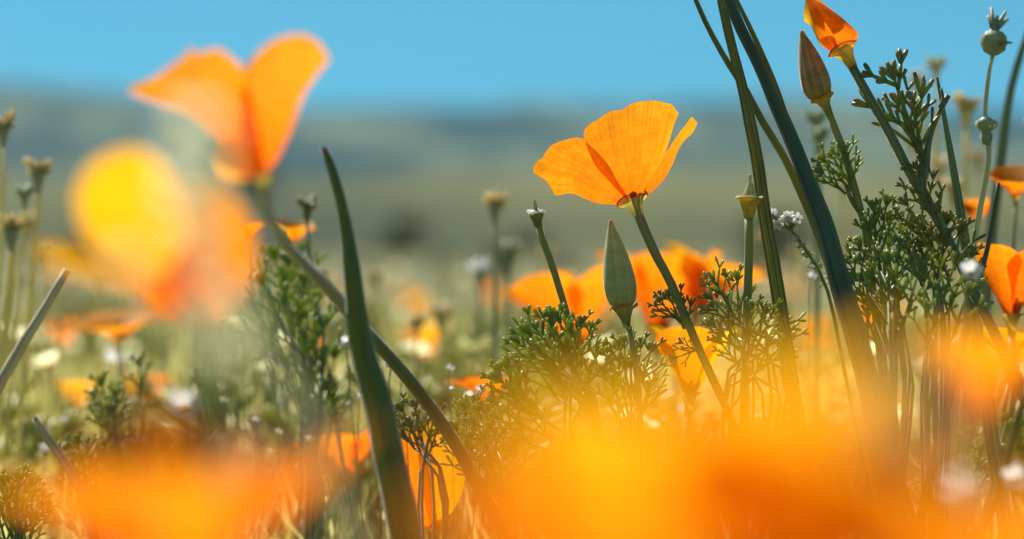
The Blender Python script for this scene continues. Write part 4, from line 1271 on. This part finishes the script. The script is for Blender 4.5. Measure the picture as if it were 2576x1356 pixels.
def clump_proto(seed, kind, n=9):
    rg = random.Random(seed)
    r = thing('leafy_plant', 'soft blurred feathery foliage tuft out in the field behind', 'plant', (0, 0, 0), 'feathery foliage tufts in the field')
    for i in range(n):
        a = i * 2.4 + rg.uniform(-.3, .3)
        out = rg.uniform(.15, .6)
        h = rg.uniform(.03, .055)
        p0 = Vector((math.cos(a) * out * h * .5, math.sin(a) * out * h * .5, h * .55))
        p1 = Vector((math.cos(a) * out * h * 1.5, math.sin(a) * out * h * 1.5, h * 1.55))
        leaf_between(r, p0, p1, kind, i, rg.uniform(-1, 1))
        sh = Shape()
        sh.tube([p0, p0 * .5 + Vector((0, 0, -.003)), Vector((0, 0, -.012))], [.0006, .0008, .0009], 5, 5)
        sh.build('stalk', STEM, r)
    return r


rg = random.Random(77)


def spot(dmin, dmax, bias=1.0):
    d = dmin * (dmax / dmin) ** (rg.random() ** bias)
    x = rg.uniform(-.5, .5) * (TW * d * 1.12 + .06)
    return x, d


def field(proto, n, dmin, dmax, smin, smax, hmax, bias=1.0, skip=None):
    for i in range(n):
        x, d = spot(dmin, dmax, bias)
        if skip and skip(x, d):
            continue
        sc_ = rg.uniform(smin, smax)
        if i == 0 and not proto.get('_used'):
            proto['_used'] = 1
            proto.location = (x, d, 0)
            proto.scale = (sc_,) * 3
        else:
            dup(proto, (x, d, 0), rg.uniform(0, 6.28), sc_, tilt=rg.uniform(-.12, .12))


for i, (kind, n) in enumerate((('p', 54), ('b', 40), ('p', 44))):
    pr = clump_proto(200 + i, kind)
    field(pr, n, 1.15, 4.0, .7, 1.25, .1, 1.25)

for i, (mats, n) in enumerate((((CREAM,), 130), ((CREAM, ), 110), ((WHITE,), 50))):
    pr = cream_daisy(('blurred cream flower dotting the dry field behind', 'blurred pale yellow flower dotting the dry field behind', 'blurred tiny white flower dotting the dry field behind')[i],
                     (0, 0, (.085, .065, .075)[i]), (.006, .0075, .0045)[i], ('cream flowers in the field', 'pale yellow flowers in the field', 'white flowers in the field')[i], seed=50 + i, mat=mats[0], centre=(STAMEN, CREAM, CREAM)[i], n=7, lod=4, tilt=(.1, -.5, 1))
    pr['_o'] = (0, 0, 0)
    off = pr.location.copy()
    field(pr, n, 1.15, 5.0, .75, 1.35, .1, 1.2)

for i, (x, y, d) in enumerate([(905, 1000, .97), (930, 960, 1.0), (1130, 930, 1.0), (1010, 955, .98), (1240, 960, 1.02), (560, 1010, 1.05), (640, 1060, 1.02), (700, 1090, 1.0), (430, 1130, 1.03), (330, 1120, 1.03), (250, 1180, 1.0), (780, 1110, 1.0),
                           (110, 1130, 1.06), (60, 1060, 1.1), (160, 1060, 1.1), (490, 1180, 1.0), (860, 1040, 1.0), (940, 1080, .97), (2330, 1180, .98), (2390, 1150, .99), (2500, 1190, .97), (2270, 1120, 1.0), (2040, 700, .99), (2420, 870, .97)]):
    cream_daisy('tiny pale blossom scattered low among the foliage', W(x, y, d), px(rg.uniform(11, 19), d), 'tiny pale blossoms low in the foliage', seed=400 + i, mat=(WHITE, CREAM)[i % 2], n=5, lod=4, tilt=(.2, -.7, 1), name='white_blossom', wpet=.42, cat='blossom', stem=STEM)

for i, (mats, o0, o1, n) in enumerate((((PETAL,), 30, 55, 26), ((PETALY, PETAL), 25, 45, 22))):
    pr = gen_poppy(('far blurred orange poppy out in the field', 'far blurred golden poppy out in the field')[i], (0, 0, .088), (.1, -.1, 1), .018, R(o0), R(o1), ('far orange poppies in the field', 'far golden poppies in the field')[i], mats, seed=300 + i, ns=7, stam=False)
    field(pr, n, 1.5, 9.0, .8, 1.15, .1)

pr = seedhead('pale dry seedhead on a thin straw stem in the field behind', 1288, 603, 1.3, 24, 'dry seedheads in the field', seed=70, mat=TAN, cup=STRAW, stem=STRAW, sw=.26)
ptip = HC
rg = random.Random(90)
tall = [(140, 640), (60, 700), (210, 690), (330, 780), (20, 640), (110, 760), (420, 720), (600, 720), (250, 600), (160, 560), (690, 700), (540, 620), (960, 700), (1080, 720), (1150, 660), (880, 780), (1310, 720), (1000, 770), (1230, 780),
        (1410, 640), (1780, 640), (1830, 600), (1930, 640), (2000, 690), (2080, 420), (2060, 470), (2330, 330), (2400, 210), (2450, 400), (2560, 330), (2540, 560), (2430, 480), (2300, 420), (380, 860), (90, 860), (480, 820), (700, 800), (30, 800), (560, 900), (190, 810)]
for i, (x, y) in enumerate(tall):
    d = rg.uniform(1.12, 1.5) if y < 620 else rg.uniform(1.15, 2.1)
    p = W(x, y, d)
    k = p.z / HC
    r = pr if i == 0 else dup(pr, (0, 0, 0))
    r.location = (p.x, p.y, 0)
    r.rotation_euler = (rg.uniform(-.05, .05), rg.uniform(-.12, .12), rg.uniform(0, 6.28))
    r.scale = (max(.7, min(1.2, k)) * rg.uniform(.7, 1.2),) * 2 + (k,)

# dry grass of the field, joined: nobody could count it
sh = Shape()
rg = random.Random(4)
for i in range(76000):
    if i < 46000:
        d = .85 * (4.6 / .85) ** (rg.random() ** .85)
        x = rg.uniform(-.5, .5) * (TW * d * 1.5 + .25)
    else:
        d = .05 + 6 * rg.random() ** 1.3
        x = rg.uniform(-1, 1) * (.5 + .32 * d)
    inside = abs(x) < TW * d * .5 + .03
    h = rg.uniform(.03, .06) if d > 2.6 else rg.uniform(.045, .115 - .03 * max(0, d - 1.6)) if d > 1.35 else rg.uniform(.035, .10 if x < -.03 or d > 1.1 else .07) if d > 1.0 else rg.uniform(.015, .045) if inside else rg.uniform(.03, .09)
    if d < .4 and inside:
        h *= .6
    w = rg.uniform(.0006, .0012) * (1 + d * .25)
    a = rg.uniform(0, 6.28)
    ln = Vector((math.cos(a), math.sin(a), 0)) * h * rg.uniform(.1, .6)
    sd_ = Vector((-math.sin(a + .6), math.cos(a + .6), 0)) * w
    b = Vector((x, d, -.015))
    m_ = b + ln * .35 + Vector((0, 0, h * .62))
    t = b + ln + Vector((0, 0, h))
    sh.add([b - sd_, b + sd_, m_ + sd_ * .8, m_ - sd_ * .8, t], [(0, 1, 2, 3), (3, 2, 4)], [(0, 0), (1, 0), (1, .6), (0, .6), (.5, 1)])
g = sh.build('grass', GRASSM)
g['kind'] = 'stuff'
g['label'] = 'dry pale grass thinly covering the field floor'

# ------------------------------------------------------------------ shrubs on the slope
def shrub_mat(name, c):
    return plant_mat(name, [(0, c), (1, tuple(q * 1.4 for q in c))], .2, (1.1, 1.1, .5), .6, .2, (2, 2), .3, 0)


SHM = shrub_mat('shrub_foliage', (.075, .085, .042))
rg = random.Random(6)


def shrub_proto(seed, label, w, h):
    q = random.Random(seed)
    r = thing('shrub', label, 'shrub', (0, 0, 0), 'dark shrubs on the slope')
    sh = Shape()
    lob = [(Vector((q.uniform(-.35, .35) * w, q.uniform(-.35, .35) * w, h * q.uniform(.35, .7))), w * q.uniform(.22, .34)) for _ in range(9)]
    for i in range(2200):
        c, rr = q.choice(lob)
        dv = Vector((q.gauss(0, 1), q.gauss(0, 1), q.gauss(0, 1))).normalized() * rr * q.uniform(.6, 1.05)
        p = c + dv
        p.z = max(p.z, .03)
        a = Vector((q.gauss(0, 1), q.gauss(0, 1), q.gauss(0, 1))).normalized() * w * .035
        b = a.cross(Vector((q.gauss(0, 1), q.gauss(0, 1), q.gauss(0, 1)))).normalized() * w * .022
        sh.add([p - a, p + b, p + a, p - b], [(0, 1, 2, 3)], [(0, 0), (1, 0), (1, 1), (0, 1)])
    sh.build('crown', SHM, r)
    sh = Shape()
    for k in range(5):
        a = k * 1.25
        sh.tube([Vector((0, 0, -.2)), Vector((math.cos(a) * w * .12, math.sin(a) * w * .12, h * .3)), Vector((math.cos(a) * w * .28, math.sin(a) * w * .28, h * .62))], [w * .03, w * .02, w * .01], 5, 5)
    sh.build('trunk', GREYST, r)
    return r


pa = shrub_proto(1, 'dark blurred shrub dotting the olive slope', 1.5, 1.2)
pb = shrub_proto(2, 'dark blurred shrub dotting the olive slope', 2.0, 1.3)


def on_slope(x, y):
    for i in range(4000):
        d = 6 * 1.0015 ** i
        p = W(x, y, d)
        if p.z <= max(-.005, hill_z(p.x, p.y) if d > 22 else -1):
            return p
    return None


for i, (x, y, s_) in enumerate([(1040, 625, .8), (990, 655, .5), (1250, 690, .6), (1330, 640, .5), (1900, 640, .8), (1960, 628, .8), (650, 500, 1.0), (150, 520, 1.3), (2080, 520, 1.2), (460, 600, .8), (1620, 560, .8), (2300, 560, 1.2), (-200, 560, 1.2), (2750, 540, 1.2), (820, 560, .8)][:7] + [(1240, 715, .45), (900, 700, .35), (1120, 690, .4), (1880, 700, .5), (1960, 680, .4), (520, 690, .45), (1420, 700, .4), (300, 680, .4), (700, 690, .5)]):
    p = on_slope(x, y)
    if p is None:
        continue
    pr = (pa, pb)[i % 2]
    sc_ = s_ * (p - cam.location).length / 90
    if i < 2:
        pr.location = (p.x, p.y, p.z)
        pr.scale = (sc_,) * 3
    else:
        dup(pr, (p.x, p.y, p.z), rg.uniform(0, 6.28), sc_)

for o in bpy.data.objects:
    for k in ('_o', '_used'):
        if k in o:
            del o[k]
